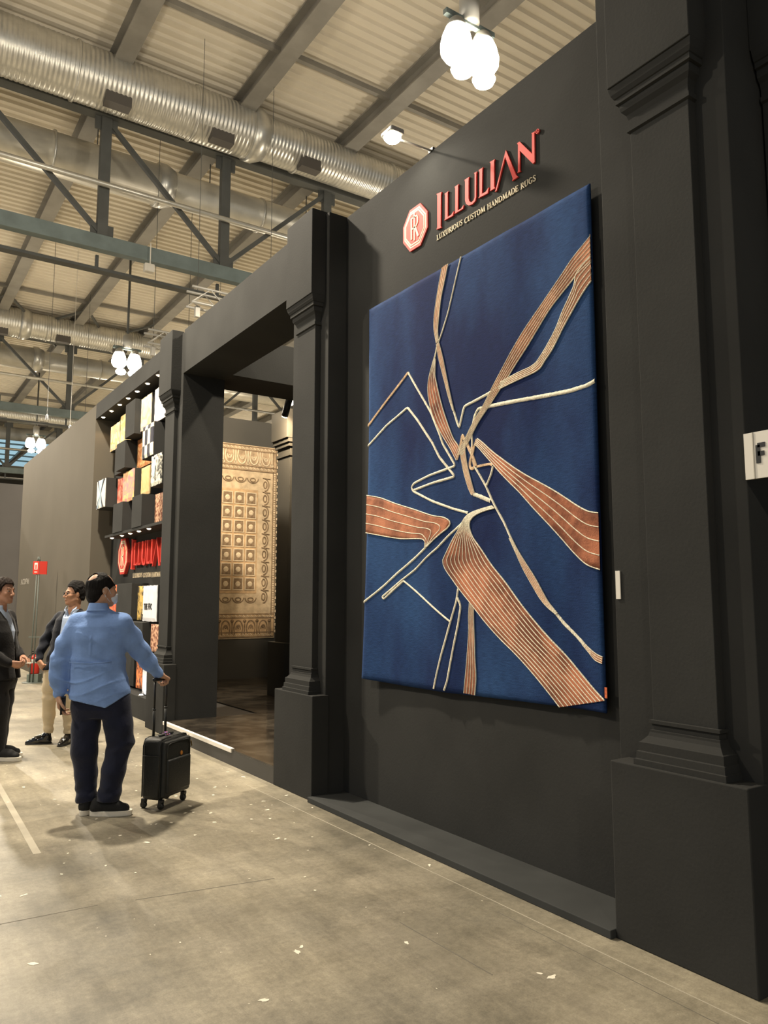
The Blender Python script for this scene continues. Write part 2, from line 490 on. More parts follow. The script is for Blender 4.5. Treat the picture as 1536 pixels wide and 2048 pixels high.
def truss(y, label):
    t = thing('roof_truss', label, 'truss', (5.98, y, HB), group='steel roof trusses across the hall')
    MB().box(-8, 48, y-.10, y+.10, HB-.13, HB+.17).build('bottom_chord', STEEL, t, world=True, bevel=.01)
    MB().box(-8, 48, y-.13, y+.13, HT-.13, HT+.13).build('top_chord', STEEL_D, t, world=True, bevel=.01)
    xs = [-4.17, -1.62, .93, 3.48, 6.03, 8.58, 11.13, 13.68] + ([] if y < 20 else [16.23, 18.78, 21.33, 23.88, 26.43, 28.98])
    for i, x in enumerate(xs):
        MB().box(x-.10, x+.10, y-.07, y+.07, HB+.15, HT-.1).build('post', STEEL_D, t, world=True)
        MB().box(x-.05, x+.05, y-.05, y+.05, HT+.1, HP+.02).build('beam_stub', STEEL_D, t, world=True)
        MB().box(x-.22, x+.22, y-.02, y+.02, HB+.12, HB+.42).build('gusset', STEEL_D, t, world=True)
        MB().box(x-.22, x+.22, y-.02, y+.02, HT-.4, HT-.1).build('gusset', STEEL_D, t, world=True)
        if i+1 < len(xs):
            x2 = xs[i+1]
            a, b = ((x, y, HT-.15), (x2, y, HB+.2)) if (x2 < 6.1 or 16 < x2 < 24) else ((x, y, HB+.2), (x2, y, HT-.15))
            MB().bar(a, b, .09).build('diagonal', STEEL_D, t, world=True)
    MB().tube([(-8, y-.2, 9.72), (16, y-.2, 9.72)], .055, 8).build('sprinkler_pipe', GALV, t, True, world=True)
    MB().box(-8, 18, y+.25, y+.45, HB-.42, HB-.36).build('cable_tray', STEEL_D, t, world=True)
    MB().box(-8, 18, y+.62, y+.68, HB-.32, HB-.27).build('conduit', WHITE, t, world=True)
    for x in (0.93, 3.48, 6.03, 8.58):
        MB().box(x-.03, x+.03, y+.28, y+.34, HB-.4, HB-.1).build('tray_hanger', STEEL_D, t, world=True)
    return t
truss(S, 'nearest steel roof truss with the widest chord, crossing upper left')
truss(2*S, 'second steel roof truss, behind the wall top at far left')
truss(3*S, 'farthest steel roof truss, small below the pale blue skylight')

def ribbed(x0, x1, r, step, amp, y, z, n=28):
    mb = MB(); v = []; f = []
    k = int((x1-x0)/step); pts = []
    for i in range(k):
        x = x0+i*step
        pts += [(x, r), (x+step*.35, r), (x+step*.5, r+amp), (x+step*.85, r+amp)]
    pts.append((x1, r))
    for x, rr in pts:
        for a in range(n):
            v.append((x, y+rr*math.cos(2*PI*a/n), z+rr*math.sin(2*PI*a/n)))
    for i in range(len(pts)-1):
        for a in range(n):
            f.append((i*n+a, i*n+(a+1) % n, (i+1)*n+(a+1) % n, (i+1)*n+a))
    return mb.add(v, f)
GRILLE = mat('vent_grille', (.10,.09,.08), .6)
def big_duct(y, z, r, label, rib=True, split=6.35, vents=(3.45, 5.55, 7.6), steps=.085):
    t = thing('air_duct', label, 'air duct', (5, y, z), group='round air ducts under the roof')
    r2 = r*.86
    if rib:
        ribbed(-8, split, r, steps, .009, y, z).build('duct_section', GALV, t, True, world=True)
        ribbed(split, 40, r2, steps, .008, y, z).build('duct_section', GALV, t, True, world=True)
    else:
        MB().tube([(-8,y,z),(split,y,z)], r, 28).build('duct_section', GALV2, t, True, world=True)
        MB().tube([(split,y,z),(40,y,z)], r2, 28).build('duct_section', GALV2, t, True, world=True)
    MB().lathe([(r2+.02, split+.25),(r+.045, split+.05),(r+.045, split-.12),(r, split-.13)], (0,y,z), 28, 'x').build('reducer_collar', GALV, t, True, world=True)
    for x in (-2.4, .2, 2.7, 5.0, 7.4, 9.8):
        rr = (r if x < split else r2)+.035
        MB().lathe([(rr-.03,x-.02),(rr,x-.02),(rr,x+.02),(rr-.03,x+.02)], (0,y,z), 28, 'x').build('joint_ring', GALV, t, True, world=True)
    for x in vents:
        rr = r if x < split else r2
        MB().box(x-.24, x+.24, y-.36, y-.12, z-rr-.07, z-rr+.18).build('outlet_grille', GRILLE, t, world=True)
    for x in (-1.6, .93, 3.48, 6.03, 8.58, 11.1):
        MB().bar((x+.12, y, z+r*.8), (x+.12, y, HR), .02).build('hanger', STEEL_D, t, world=True)
    return t
for k, nm in ((1, 'nearest'), (2, 'middle'), (3, 'farthest')):
    y = S*k
    big_duct(y-.70, 11.52, .52, {1:'nearest large ribbed metal air duct, across the upper left corner', 2:'middle ribbed metal air duct, level with the hall lamp pair', 3:'farthest ribbed metal air duct beside the small distant lamp'}[k], split=6.35 if k == 1 else 4.2)
    big_duct(y+1.25, 10.85, .44, {1:'smooth bright metal duct behind the nearest roof truss', 2:'smooth metal duct behind the second roof truss', 3:'small smooth metal duct behind the farthest truss'}[k], rib=False, split=5.0, vents=())

# ------------------------------------------------------------------ hall lamps: pairs of high-bay floodlights on a rod
HOUS = mat('lamp_housing', (.42,.41,.38), .45, .3)
def hall_lamp(x, y, label, sc=1.0):
    t = thing('hall_lamp', label, 'lamp', (x, y, LAMP_Z), group='pendant hall lamps above the booths')
    z = LAMP_Z
    MB().tube([(x, y, z+.35), (x, y, HP)], .035, 8).build('rod', STEEL_D, t, True, world=True)
    MB().bar((x-.40*sc, y, z+.33), (x+.40*sc, y, z+.33), .07).build('crossbar', STEEL, t, world=True)
    MB().lathe([(.13*sc, z+.33),(.13*sc, z+.70),(.09*sc, z+.76)], (x, y, 0), 16).build('ballast_box', HOUS, t, True, world=True)
    for sx in (-.22*sc, .22*sc):
        MB().lathe([(.05, z+.32),(.10, z+.27),(.13*sc, z+.20),(.135*sc, z+.17)], (x+sx, y, 0), 20).build('housing', HOUS, t, True, world=True)
        MB().lathe([(.135*sc, z+.17),(.18*sc, z+.06),(.205*sc, z-.06),(.20*sc, z-.16),(.15*sc, z-.24),(.0, z-.26)], (x+sx, y, 0), 24).build('reflector_globe', LAMPGLASS, t, True, world=True)
        MB().lathe([(.0,z-.50),(.12*sc,z-.46),(.15*sc,z-.40),(.10*sc,z-.33),(.0,z-.32)], (x+sx*.8, y-.06, 0), 20).build('lower_lens', LAMPGLASS, t, True, world=True)
        MB().bar((x+sx*.8, y-.06, z-.33), (x+sx*.9, y, z-.22), .03).build('lens_stem', HOUS, t, world=True)
    return t
hall_lamp(5.98, 6.92, 'blazing hall lamp cluster nearest the camera, above the brand wall')
hall_lamp(5.98, 22.36, 'hall lamp pair on a rod above the niche wall')
hall_lamp(5.98, 36.7, 'small far hall lamp above the plain grey wall')

# ------------------------------------------------------------------ white lattice lighting trusses hung inside the stand
def lattice(x0, x1, y, z, label):
    t = thing('lighting_truss', label, 'truss', (x0, y, z), group='white lattice trusses over the booth')
    s = .29
    for dy in (0, s):
        for dz in (0, s):
            MB().tube([(x0, y+dy, z+dz), (x1, y+dy, z+dz)], .025, 8).build('chord_tube', ALU, t, True, world=True)
    n = int((x1-x0)/.34)
    for i in range(n):
        xa, xb = x0+i*.34, x0+(i+1)*.34
        up = i % 2
        for dy in (0, s):
            MB().bar((xa, y+dy, z+(s if up else 0)), (xb, y+dy, z+(0 if up else s)), .016).build('web_bar', ALU, t, world=True)
        MB().bar((xa, y+(s if up else 0), z), (xb, y+(0 if up else s), z), .016).build('web_bar', ALU, t, world=True)
    for x in (x0+.15, x0+1.6):
        MB().tube([(x, y+.14, z+s), (x, y+.14, HR+.01)], .005, 6).build('hoist_cable', STEEL_D, t, world=True)
        MB().box(x-.04, x+.04, y+.1, y+.18, z-.22, z-.02).build('clamp', ALU, t, world=True)
    return t
lattice(.817*5.6, .817*5.6+3.2, 2.316*5.6, 1.55+5.6-.26, 'white lattice truss end above the doorway header, nearer one')
lattice(.815*5.6, .815*5.6+3.0, 2.771*5.6, 1.55+5.6-.30, 'white lattice truss end behind the third pilaster top, farther one')
# thin suspension wires, sensor box
for i, (x, y, z0) in enumerate(((6.6,18.9,7.0),(3.9,22.4,6.6),(4.35,21.6,6.2),(3.2,31,6.5),(2.5,34,6.2),(5.9,27,6.6),(5.3,17.6,6.9))):
    w = thing('suspension_wire', ['thin wire with hook ' + s for s in ('left of the nearer white lattice truss','over the end of the plain grey wall','above the niche header, pale','near the far hall lamp','at far left by the skylight','behind the second roof truss','beside the doorway header top')][i], 'wire', (x, y, z0), group='thin wires hanging from the roof')
    MB().tube([(x, y, z0), (x, y, HR+.01)], .007, 6).build('wire', STEEL_D if i != 2 else WHITE, w, world=True)
    MB().lathe([(.0,z0-.14),(.035,z0-.10),(.03,z0),(.012,z0+.05)], (x,y,0), 8).build('hook', ALU, w, True, world=True)
t = thing('sensor_box', 'small white sensor box hanging under the nearest truss chord', 'sensor', (4.38, S-.15, HB-.3))
MB().box(4.28, 4.48, S-.27, S-.13, HB-.42, HB-.25).build('case', WHITE, t, world=True, bevel=.02)
MB().tube([(4.4, S-.2, HB-.26), (4.4, S-.2, HB+.2)], .012, 6).build('stem', WHITE, t, world=True)

# ================================================================== THE BLUE RUG
RUG_BANDS = [
 ([(4.080,3.879),(4.113,3.781),(4.149,3.659),(4.174,3.544),(4.175,3.459),(4.151,3.349)],[(4.009,3.895),(4.047,3.794),(4.096,3.665),(4.124,3.529),(4.137,3.436),(4.128,3.361)],2,0.25),
 ([(4.151,3.343),(4.124,3.228),(4.076,3.085),(4.023,2.932),(3.980,2.830)],[(4.123,3.347),(4.083,3.229),(4.048,3.101),(4.002,2.938),(3.963,2.815)],2,0.40),
 ([(4.173,3.259),(4.217,3.167),(4.241,3.101),(4.247,3.018),(4.220,2.903),(4.164,2.785),(4.091,2.677),(4.011,2.576),(3.947,2.483)],[(4.162,3.238),(4.169,3.131),(4.151,3.055),(4.106,2.915),(4.053,2.787),(3.983,2.647),(3.931,2.585),(3.915,2.549)],3,0.90),
 ([(2.734,3.581),(2.801,3.540),(2.889,3.486),(2.967,3.425),(3.061,3.357),(3.157,3.287),(3.271,3.199),(3.375,3.103),(3.483,2.993),(3.578,2.897),(3.659,2.807),(3.759,2.717),(3.845,2.622),(3.906,2.559),(3.919,2.516)],[(2.733,3.436),(2.806,3.406),(2.862,3.382),(2.900,3.356),(2.984,3.306),(3.078,3.246),(3.168,3.167),(3.268,3.073),(3.364,2.989),(3.447,2.915),(3.525,2.853),(3.620,2.777),(3.718,2.698),(3.803,2.603),(3.846,2.560),(3.877,2.509)],4,0.60),
 ([(2.735,3.456),(2.805,3.425),(2.860,3.386),(2.875,3.333),(2.912,3.276),(2.968,3.206),(3.023,3.124),(3.084,3.056),(3.150,2.994),(3.216,2.950),(3.351,2.933),(3.500,2.911)],[(2.737,3.322),(2.784,3.291),(2.843,3.238),(2.907,3.172),(2.976,3.100),(3.053,3.012),(3.120,2.956),(3.180,2.911),(3.316,2.893),(3.517,2.872)],3,0.45),
 ([(3.912,2.572),(3.906,2.527),(3.890,2.463),(3.871,2.390),(3.846,2.326),(3.821,2.271),(3.792,2.229)],[(3.854,2.588),(3.852,2.527),(3.843,2.464),(3.828,2.410),(3.812,2.365),(3.791,2.306),(3.766,2.243)],3,0.15),
 ([(3.729,2.592),(3.681,2.559),(3.588,2.485),(3.498,2.423),(3.396,2.356),(3.298,2.297),(3.190,2.238),(3.087,2.181),(2.988,2.122),(2.905,2.071),(2.824,2.031),(2.750,2.015)],[(3.754,2.558),(3.714,2.527),(3.605,2.423),(3.515,2.337),(3.428,2.263),(3.343,2.192),(3.236,2.090),(3.132,1.994),(3.033,1.901),(2.938,1.812),(2.847,1.744),(2.751,1.712)],3,0.80),
 ([(3.447,1.926),(3.396,1.843),(3.335,1.743),(3.263,1.644),(3.199,1.562),(3.148,1.514),(3.086,1.473)],[(3.429,1.932),(3.368,1.843),(3.300,1.761),(3.235,1.682),(3.178,1.599),(3.134,1.538),(3.073,1.478)],3,0.35),
 ([(2.900,1.314),(2.853,1.274),(2.810,1.237),(2.760,1.221)],[(2.884,1.320),(2.836,1.288),(2.797,1.268),(2.756,1.255)],2,0.35),
 ([(5.039,2.369),(4.851,2.328),(4.652,2.263),(4.423,2.197),(4.210,2.135),(4.099,2.114),(4.036,2.089),(4.019,2.065),(4.046,2.036),(4.110,2.007),(4.193,1.967),(4.279,1.920)],[(5.042,2.075),(4.897,2.049),(4.739,2.021),(4.589,1.999),(4.465,1.991),(4.385,1.986),(4.326,1.978),(4.301,1.965),(4.295,1.953),(4.296,1.941),(4.298,1.931),(4.302,1.918)],3,0.70),
 ([(3.596,2.140),(3.722,2.128),(3.821,2.111),(3.880,2.078),(3.924,2.026),(3.994,1.954),(4.067,1.858),(4.094,1.814),(4.068,1.758),(3.999,1.689),(3.931,1.623),(3.800,1.515),(3.675,1.413),(3.541,1.316),(3.385,1.216),(3.252,1.120),(3.151,1.036),(3.072,0.963)],[(3.573,2.124),(3.659,2.117),(3.755,2.099),(3.813,2.067),(3.822,2.029),(3.807,1.985),(3.775,1.940),(3.735,1.900),(3.688,1.852),(3.605,1.763),(3.488,1.658),(3.376,1.547),(3.269,1.451),(3.141,1.342),(3.019,1.247),(2.904,1.148),(2.816,1.077),(2.752,1.032)],10,0.75),
 ([(3.832,1.536),(3.842,1.451),(3.844,1.346),(3.863,1.187),(3.882,1.060),(3.897,0.959)],[(3.792,1.521),(3.794,1.421),(3.788,1.295),(3.787,1.192),(3.780,1.068),(3.795,0.956)],3,0.70),
]
RUG_LINES = [
 ([(3.971,2.822),(3.946,2.760),(3.917,2.697),(3.890,2.766),(3.861,2.835),(3.740,2.850),(3.610,2.870)],0.0182,0.00),
 ([(3.873,3.889),(3.948,3.711),(4.023,3.533),(4.100,3.401),(4.151,3.325),(4.173,3.253)],0.0121,0.00),
 ([(3.485,2.895),(3.610,2.870)],0.0194,0.00),
 ([(2.744,2.744),(2.808,2.729),(2.929,2.727),(3.147,2.745),(3.341,2.761),(3.534,2.777),(3.628,2.784)],0.0243,0.00),
 ([(3.628,2.784),(3.721,2.792),(3.758,2.750),(3.790,2.657),(3.785,2.589),(3.786,2.550),(3.800,2.502)],0.0158,0.00),
 ([(5.041,2.926),(4.760,3.083),(4.498,3.226)],0.0267,0.50),
 ([(4.498,3.226),(4.416,3.118),(4.297,2.968),(4.220,2.867),(4.128,2.696),(4.092,2.618),(3.963,2.449),(4.244,2.420),(4.432,2.390),(4.467,2.364),(4.442,2.331),(4.208,2.234),(3.991,2.160),(3.837,2.118)],0.0170,0.00),
 ([(5.041,2.765),(4.783,2.879),(4.510,2.965),(4.378,2.839),(4.204,2.644),(4.130,2.532),(3.970,2.377),(4.207,2.362),(4.432,2.340)],0.0182,0.00),
 ([(3.782,2.237),(3.706,2.209),(3.614,2.172)],0.0267,0.00),
 ([(3.947,2.489),(3.916,2.546),(3.894,2.608),(3.883,2.646),(3.867,2.617),(3.841,2.586),(3.809,2.528),(3.777,2.480),(3.747,2.415)],0.0316,0.30),
 ([(3.789,2.551),(3.777,2.515),(3.804,2.467),(3.811,2.425),(3.795,2.401),(3.760,2.409),(3.778,2.463)],0.0292,0.30),
 ([(3.736,2.590),(3.763,2.547),(3.784,2.490)],0.0219,0.20),
 ([(3.740,2.410),(3.677,2.410),(3.615,2.409),(3.591,2.397)],0.0219,0.20),
 ([(3.588,2.392),(3.604,2.345),(3.652,2.276)],0.0158,0.00),
 ([(3.765,2.415),(3.717,2.354),(3.655,2.270),(3.603,2.180),(3.566,2.123),(3.493,2.024),(3.437,1.928),(3.395,1.865)],0.0158,0.00),
 ([(3.092,1.482),(3.026,1.419),(2.943,1.358),(2.875,1.303)],0.0194,0.00),
 ([(4.288,1.921),(4.426,1.852),(4.632,1.752),(4.806,1.658),(5.047,1.536)],0.0170,0.00),
 ([(3.889,2.062),(4.029,1.990),(4.157,1.908),(4.289,1.846),(4.426,1.769),(4.580,1.700),(4.824,1.577),(4.802,1.561),(4.697,1.620),(4.565,1.690)],0.0146,0.00),
 ([(4.565,1.692),(4.292,1.547),(4.029,1.410)],0.0134,0.00),
 ([(3.948,1.628),(3.966,1.547),(4.029,1.405),(4.075,1.294),(4.130,1.171),(4.177,1.058),(4.214,0.958)],0.0158,0.00),
 ([(3.957,1.569),(3.924,1.515),(3.952,1.396),(3.997,1.254),(4.034,1.123),(4.061,1.024),(4.094,0.958)],0.0158,0.00),
]
LETTERS = {
 'I':[(4.183,4.488),(4.124,4.477),(4.133,4.458),(4.139,4.224),(4.131,4.210),(4.187,4.218),(4.178,4.232),(4.175,4.473)],
 'L1':[(4.092,4.447),(4.047,4.447),(4.055,4.438),(4.058,4.258),(4.020,4.257),(3.990,4.272),(4.000,4.242),(4.097,4.249),(4.088,4.259),(4.085,4.436)],
 'L2':[(3.977,4.446),(3.933,4.446),(3.939,4.434),(3.945,4.257),(3.910,4.255),(3.882,4.270),(3.889,4.245),(3.980,4.248),(3.973,4.257),(3.970,4.431)],
 'U':[(3.869,4.447),(3.818,4.445),(3.826,4.434),(3.829,4.295),(3.821,4.268),(3.799,4.252),(3.776,4.256),(3.765,4.274),(3.761,4.439),(3.769,4.448),(3.738,4.445),(3.745,4.434),(3.751,4.267),(3.760,4.244),(3.788,4.234),(3.827,4.241),(3.855,4.264),(3.866,4.296),(3.863,4.432)],
 'L3':[(3.720,4.446),(3.675,4.445),(3.683,4.435),(3.691,4.263),(3.656,4.260),(3.623,4.277),(3.635,4.241),(3.727,4.249),(3.716,4.257),(3.712,4.430)],
 'I2':[(3.609,4.448),(3.559,4.444),(3.566,4.432),(3.570,4.256),(3.561,4.244),(3.610,4.245),(3.605,4.255),(3.600,4.436)],
 'A':[(3.453,4.454),(3.364,4.239),(3.346,4.219),(3.401,4.217),(3.394,4.230),(3.461,4.412),(3.546,4.219),(3.564,4.218),(3.556,4.227)],
 'N':[(3.349,4.446),(3.327,4.447),(3.221,4.310),(3.217,4.442),(3.223,4.446),(3.190,4.443),(3.197,4.431),(3.200,4.245),(3.215,4.241),(3.326,4.384),(3.330,4.252),(3.321,4.245),(3.353,4.247),(3.346,4.256),(3.341,4.431)],
}
RX = 3.245                       # mean plane of the pile
RY0, RY1, RZ0, RZ1 = 2.752, 5.040, .955, 3.885
def rug_push(y, z):
    """soft ripples of the hanging rug; the lower left corner curls out"""
    u = (RY1 - y)/(RY1 - RY0); v = (z - RZ0)/(RZ1 - RZ0)
    d = .004*math.sin(u*19+v*2) + .003*math.sin(u*31+1.3+v*4)
    d *= .3+.7*(1-v)
    d += .030*max(0, 1-u*5)**2*max(0, 1-v*1.6)
    return -d
def rug_shift(y, z):
    u = (RY1 - y)/(RY1 - RY0); v = (z - RZ0)/(RZ1 - RZ0)
    return .045*max(0, 1-u*4)*max(0, 1-v*1.8)**2
def blue_mat():
    m = bpy.data.materials.new('blue_pile'); m.use_nodes = True
    nt = m.node_tree; N = nt.nodes; Lk = nt.links; b = N['Principled BSDF']
    b.inputs['Roughness'].default_value = .85
    b.inputs['Specular IOR Level'].default_value = .1
    b.inputs['Sheen Weight'].default_value = .06; b.inputs['Sheen Roughness'].default_value = .5
    b.inputs['Sheen Tint'].default_value = (.35,.5,.9,1)
    tc = N.new('ShaderNodeTexCoord')
    mp = N.new('ShaderNodeMapping'); Lk.new(tc.outputs['Object'], mp.inputs[0]); mp.inputs['Scale'].default_value = (1, 1.5, .7)
    n = N.new('ShaderNodeTexNoise'); n.inputs['Scale'].default_value = .95; n.inputs['Detail'].default_value = 4
    Lk.new(mp.outputs[0], n.inputs['Vector'])
    r = N.new('ShaderNodeValToRGB')
    r.color_ramp.elements[0].position = .38; r.color_ramp.elements[0].color = (.007,.015,.068,1)
    r.color_ramp.elements[1].position = .66; r.color_ramp.elements[1].color = (.024,.066,.175,1)
    Lk.new(n.outputs['Fac'], r.inputs[0])
    mp2 = N.new('ShaderNodeMapping'); Lk.new(tc.outputs['Object'], mp2.inputs[0]); mp2.inputs['Scale'].default_value = (1, 2, 14)
    n2 = N.new('ShaderNodeTexNoise'); n2.inputs['Scale'].default_value = 9; n2.inputs['Detail'].default_value = 4
    Lk.new(mp2.outputs[0], n2.inputs['Vector'])
    r2 = N.new('ShaderNodeValToRGB'); r2.color_ramp.elements[0].position = .3; r2.color_ramp.elements[0].color = (.72,.72,.72,1)
    r2.color_ramp.elements[1].position = .7; r2.color_ramp.elements[1].color = (1.2,1.2,1.2,1)
    Lk.new(n2.outputs['Fac'], r2.inputs[0])
    mx = N.new('ShaderNodeMixRGB'); mx.blend_type = 'MULTIPLY'; mx.inputs[0].default_value = .8
    Lk.new(r.outputs[0], mx.inputs[1]); Lk.new(r2.outputs[0], mx.inputs[2]); Lk.new(mx.outputs[0], b.inputs['Base Color'])
    n3 = N.new('ShaderNodeTexNoise'); n3.inputs['Scale'].default_value = 160; Lk.new(tc.outputs['Object'], n3.inputs['Vector'])
    bp = N.new('ShaderNodeBump'); bp.inputs['Strength'].default_value = .35; bp.inputs['Distance'].default_value = .004
    Lk.new(n3.outputs['Fac'], bp.inputs['Height']); Lk.new(bp.outputs[0], b.inputs['Normal'])
    return m
def copper_mat(i, tone):
    name = 'copper_silk_%d' % i
    m = bpy.data.materials.new(name); m.use_nodes = True
    nt = m.node_tree; N = nt.nodes; Lk = nt.links; b = N['Principled BSDF']
    b.inputs['Roughness'].default_value = .8; b.inputs['Specular IOR Level'].default_value = .15; b.inputs['Sheen Weight'].default_value = .05
    tc = N.new('ShaderNodeTexCoord')
    mp = N.new('ShaderNodeMapping'); Lk.new(tc.outputs['Object'], mp.inputs[0]); mp.inputs['Location'].default_value = (i*3.1, i*1.7, i*.9)
    n = N.new('ShaderNodeTexNoise'); n.inputs['Scale'].default_value = 3.4; n.inputs['Detail'].default_value = 6; n.inputs['Roughness'].default_value = .65
    Lk.new(mp.outputs[0], n.inputs['Vector'])
    r = N.new('ShaderNodeValToRGB')
    dark = (.120, .028, .013); light = (.56, .205, .105); cream = (.78, .52, .33)
    def lerp(a, b_, t): return tuple(x+(y-x)*t for x, y in zip(a, b_))
    c0 = lerp(lerp(cream, light, .7), dark, min(1, tone*1.15)); c1 = lerp(cream, light, min(1, tone*1.35))
    r.color_ramp.elements[0].position = .40; r.color_ramp.elements[0].color = (*c0, 1)
    r.color_ramp.elements[1].position = .62; r.color_ramp.elements[1].color = (*c1, 1)
    Lk.new(n.outputs['Fac'], r.inputs[0]); Lk.new(r.outputs[0], b.inputs['Base Color'])
    n3 = N.new('ShaderNodeTexNoise'); n3.inputs['Scale'].default_value = 120; Lk.new(tc.outputs['Object'], n3.inputs['Vector'])
    bp = N.new('ShaderNodeBump'); bp.inputs['Strength'].default_value = .4; bp.inputs['Distance'].default_value = .004
    Lk.new(n3.outputs['Fac'], bp.inputs['Height']); Lk.new(bp.outputs[0], b.inputs['Normal'])
    return m
CORD = mat('cream_cord', (.90,.83,.65), .9, spec=.1, var=.12, scale=30, bump=.5, bscale=90)
CORD_T = mat('tan_cord', (.80,.58,.38), .9, spec=.1, var=.15, scale=25, bump=.5, bscale=90)
rug = thing('area_rug', 'huge navy blue hanging rug with copper bands and cream lines', 'rug', (RX, (RY0+RY1)/2, RZ0))
NU, NV = 90, 110
mb = MB(); v = []; f = []
for layer, dx in ((0, 0.0), (1, .014)):
    for j in range(NV+1):
        for i in range(NU+1):
            y = RY1 + (RY0-RY1)*i/NU; z = RZ0 + (RZ1-RZ0)*j/NV
            rnd = 0
            e = min(i, NU-i, j, NV-j)
            if e == 0 and layer == 0: rnd = .006
            v.append((RX+dx+rnd+rug_push(y, z), y+rug_shift(y, z), z - (.012*math.sin((RY1-y)*2.2) if j == 0 else 0)))
n1 = (NU+1)*(NV+1)
for j in range(NV):
    for i in range(NU):
        a = j*(NU+1)+i
        f.append((a, a+1, a+NU+2, a+NU+1)); f.append((n1+a, n1+a+NU+1, n1+a+NU+2, n1+a+1))
for i in range(NU):
    f.append((i, n1+i, n1+i+1, i+1)); a = NV*(NU+1)+i; f.append((a, a+1, n1+a+1, n1+a))
for j in range(NV):
    a = j*(NU+1); f.append((a, a+NU+1, n1+a+NU+1, n1+a)); a += NU; f.append((a, n1+a, n1+a+NU+1, a+NU+1))
mb.add(v, f).build('pile_field', blue_mat(), rug, smooth=True, world=True)
def resample(pts, n):
    P = [Vector(p) for p in pts]
    # Catmull-Rom through the traced points
    out = []
    for i in range(len(P)-1):
        p0, p1, p2, p3 = P[max(i-1,0)], P[i], P[i+1], P[min(i+2, len(P)-1)]
        for k in range(8):
            t = k/8
            out.append(.5*((2*p1)+(p2-p0)*t+(2*p0-5*p1+4*p2-p3)*t*t+(3*p1-p0-3*p2+p3)*t**3))
    out.append(P[-1])
    ls = [0]
    for a, b in zip(out[:-1], out[1:]): ls.append(ls[-1]+(b-a).length)
    res = []; k = 0
    for i in range(n):
        s = ls[-1]*i/(n-1)
        while k < len(ls)-2 and ls[k+1] < s: k += 1
        d = ls[k+1]-ls[k]
        res.append(out[k].lerp(out[k+1], (s-ls[k])/d if d > 1e-9 else 0))
    return res
def clampyz(p):
    return (min(max(p[0], RY0+.001), RY1-.001), min(max(p[1], RZ0-.004), RZ1-.001))
def strip(mb, rows, lift, under):
    """rows: list of cross rows of (y,z,h)"""
    m = len(rows[0]); base = len(mb.v); v = []; f = []
    for row in rows:
        for (y, z, h) in row:
            y, z = clampyz((y, z))
            v.append((RX-h+rug_push(y, z), y+rug_shift(y, z), z))
    for i in range(len(rows)-1):
        for k in range(m-1): f.append((i*m+k, i*m+k+1, (i+1)*m+k+1, (i+1)*m+k))
    mb.add(v, f)
def cord(mb, pts, w, h, seed=0, base=0.0):
    rg = random.Random(seed); rows = []
    for i, p in enumerate(pts):
        d = (pts[min(i+1, len(pts)-1)] - pts[max(i-1, 0)])
        if d.length < 1e-7: d = Vector((0, 1))
        d.normalize(); nrm = Vector((-d.y, d.x))
        ww = w*(.5+rg.uniform(-.05,.06))
        row = []
        for t, hh in ((-1, -.001), (-.85, .55), (-.35, 1), (.35, 1), (.85, .55), (1, -.001)):
            q = p + nrm*(t*ww); row.append((q.x, q.y, base*(1 if abs(t) < 1 else .3)+h*hh))
        rows.append(row)
    strip(mb, rows, h, 0)
for bi, (le, ri, nl, tone) in enumerate(RUG_BANDS):
    n = 70 if len(le) > 7 else 40
    A, B = resample(le, n), resample(ri, n)
    rows = []
    M = 10
    for a, b in zip(A, B):
        row = [(a.x, a.y, -.001)]
        for k in range(M+1):
            q = a.lerp(b, k/M); row.append((q.x, q.y, .006))
        row.append((b.x, b.y, -.001)); rows.append(row)
    mb = MB(); strip(mb, rows, .006, 0)
    bo = mb.build('copper_band', copper_mat(bi, tone), rug, smooth=True, world=True)
    mb = MB()
    wmax = max((a-b).length for a, b in zip(A, B))
    for k in range(nl+2):
        t = k/(nl+1)
        pts = [a.lerp(b, t) for a, b in zip(A, B)]
        wl = min(.0060, max(.0032, sum((a-b).length for a, b in zip(A, B))/len(A)/(nl+1)*.24))
        if k in (0, nl+1): wl *= 1.15
        cord(mb, pts, wl, .0025, k, .006)
    mb.build('pinstripes', CORD, bo, smooth=True, world=True)
for li, (pts, w, tone) in enumerate(RUG_LINES):
    # straight runs with rounded turns
    P = [Vector(p) for p in pts]; out = []
    for i, p in enumerate(P):
        if 0 < i < len(P)-1:
            a = (P[i-1]-p); b = (P[i+1]-p); r = min(.018, a.length*.35, b.length*.35)
            p0, p1 = p+a.normalized()*r, p+b.normalized()*r
            out += [p0, p0.lerp(p, .5).lerp(p.lerp(p1, .5), .5), p1]
        else: out.append(p)
    fine = []
    for a, b in zip(out[:-1], out[1:]):
        k = max(1, int((b-a).length/.012))
        fine += [a.lerp(b, q/k) for q in range(k)]
    fine.append(out[-1])
    mb = MB()
    if tone > .1:
        for o in (-.33, 0, .33):
            q = []
            for i, p in enumerate(fine):
                d = fine[min(i+1, len(fine)-1)]-fine[max(i-1, 0)]
                if d.length < 1e-7: d = Vector((0,1))
                d.normalize(); q.append(p+Vector((-d.y, d.x))*w*o*.68)
            cord(mb, q, w*.27, .004, li, .002)
        mb.build('triple_cord', CORD_T, rug, smooth=True, world=True)
    else:
        cord(mb, fine, w*.98, .006, li)
        mb.build('cream_line', CORD, rug, smooth=True, world=True)
TAGM = mat('woven_tag', (.75,.16,.05), .6, var=.3, scale=60)
MB().box(RX-.004, RX-.001, RY0-.014, RY0+.002, 1.045, 1.10).build('woven_tag', TAGM, rug, world=True)

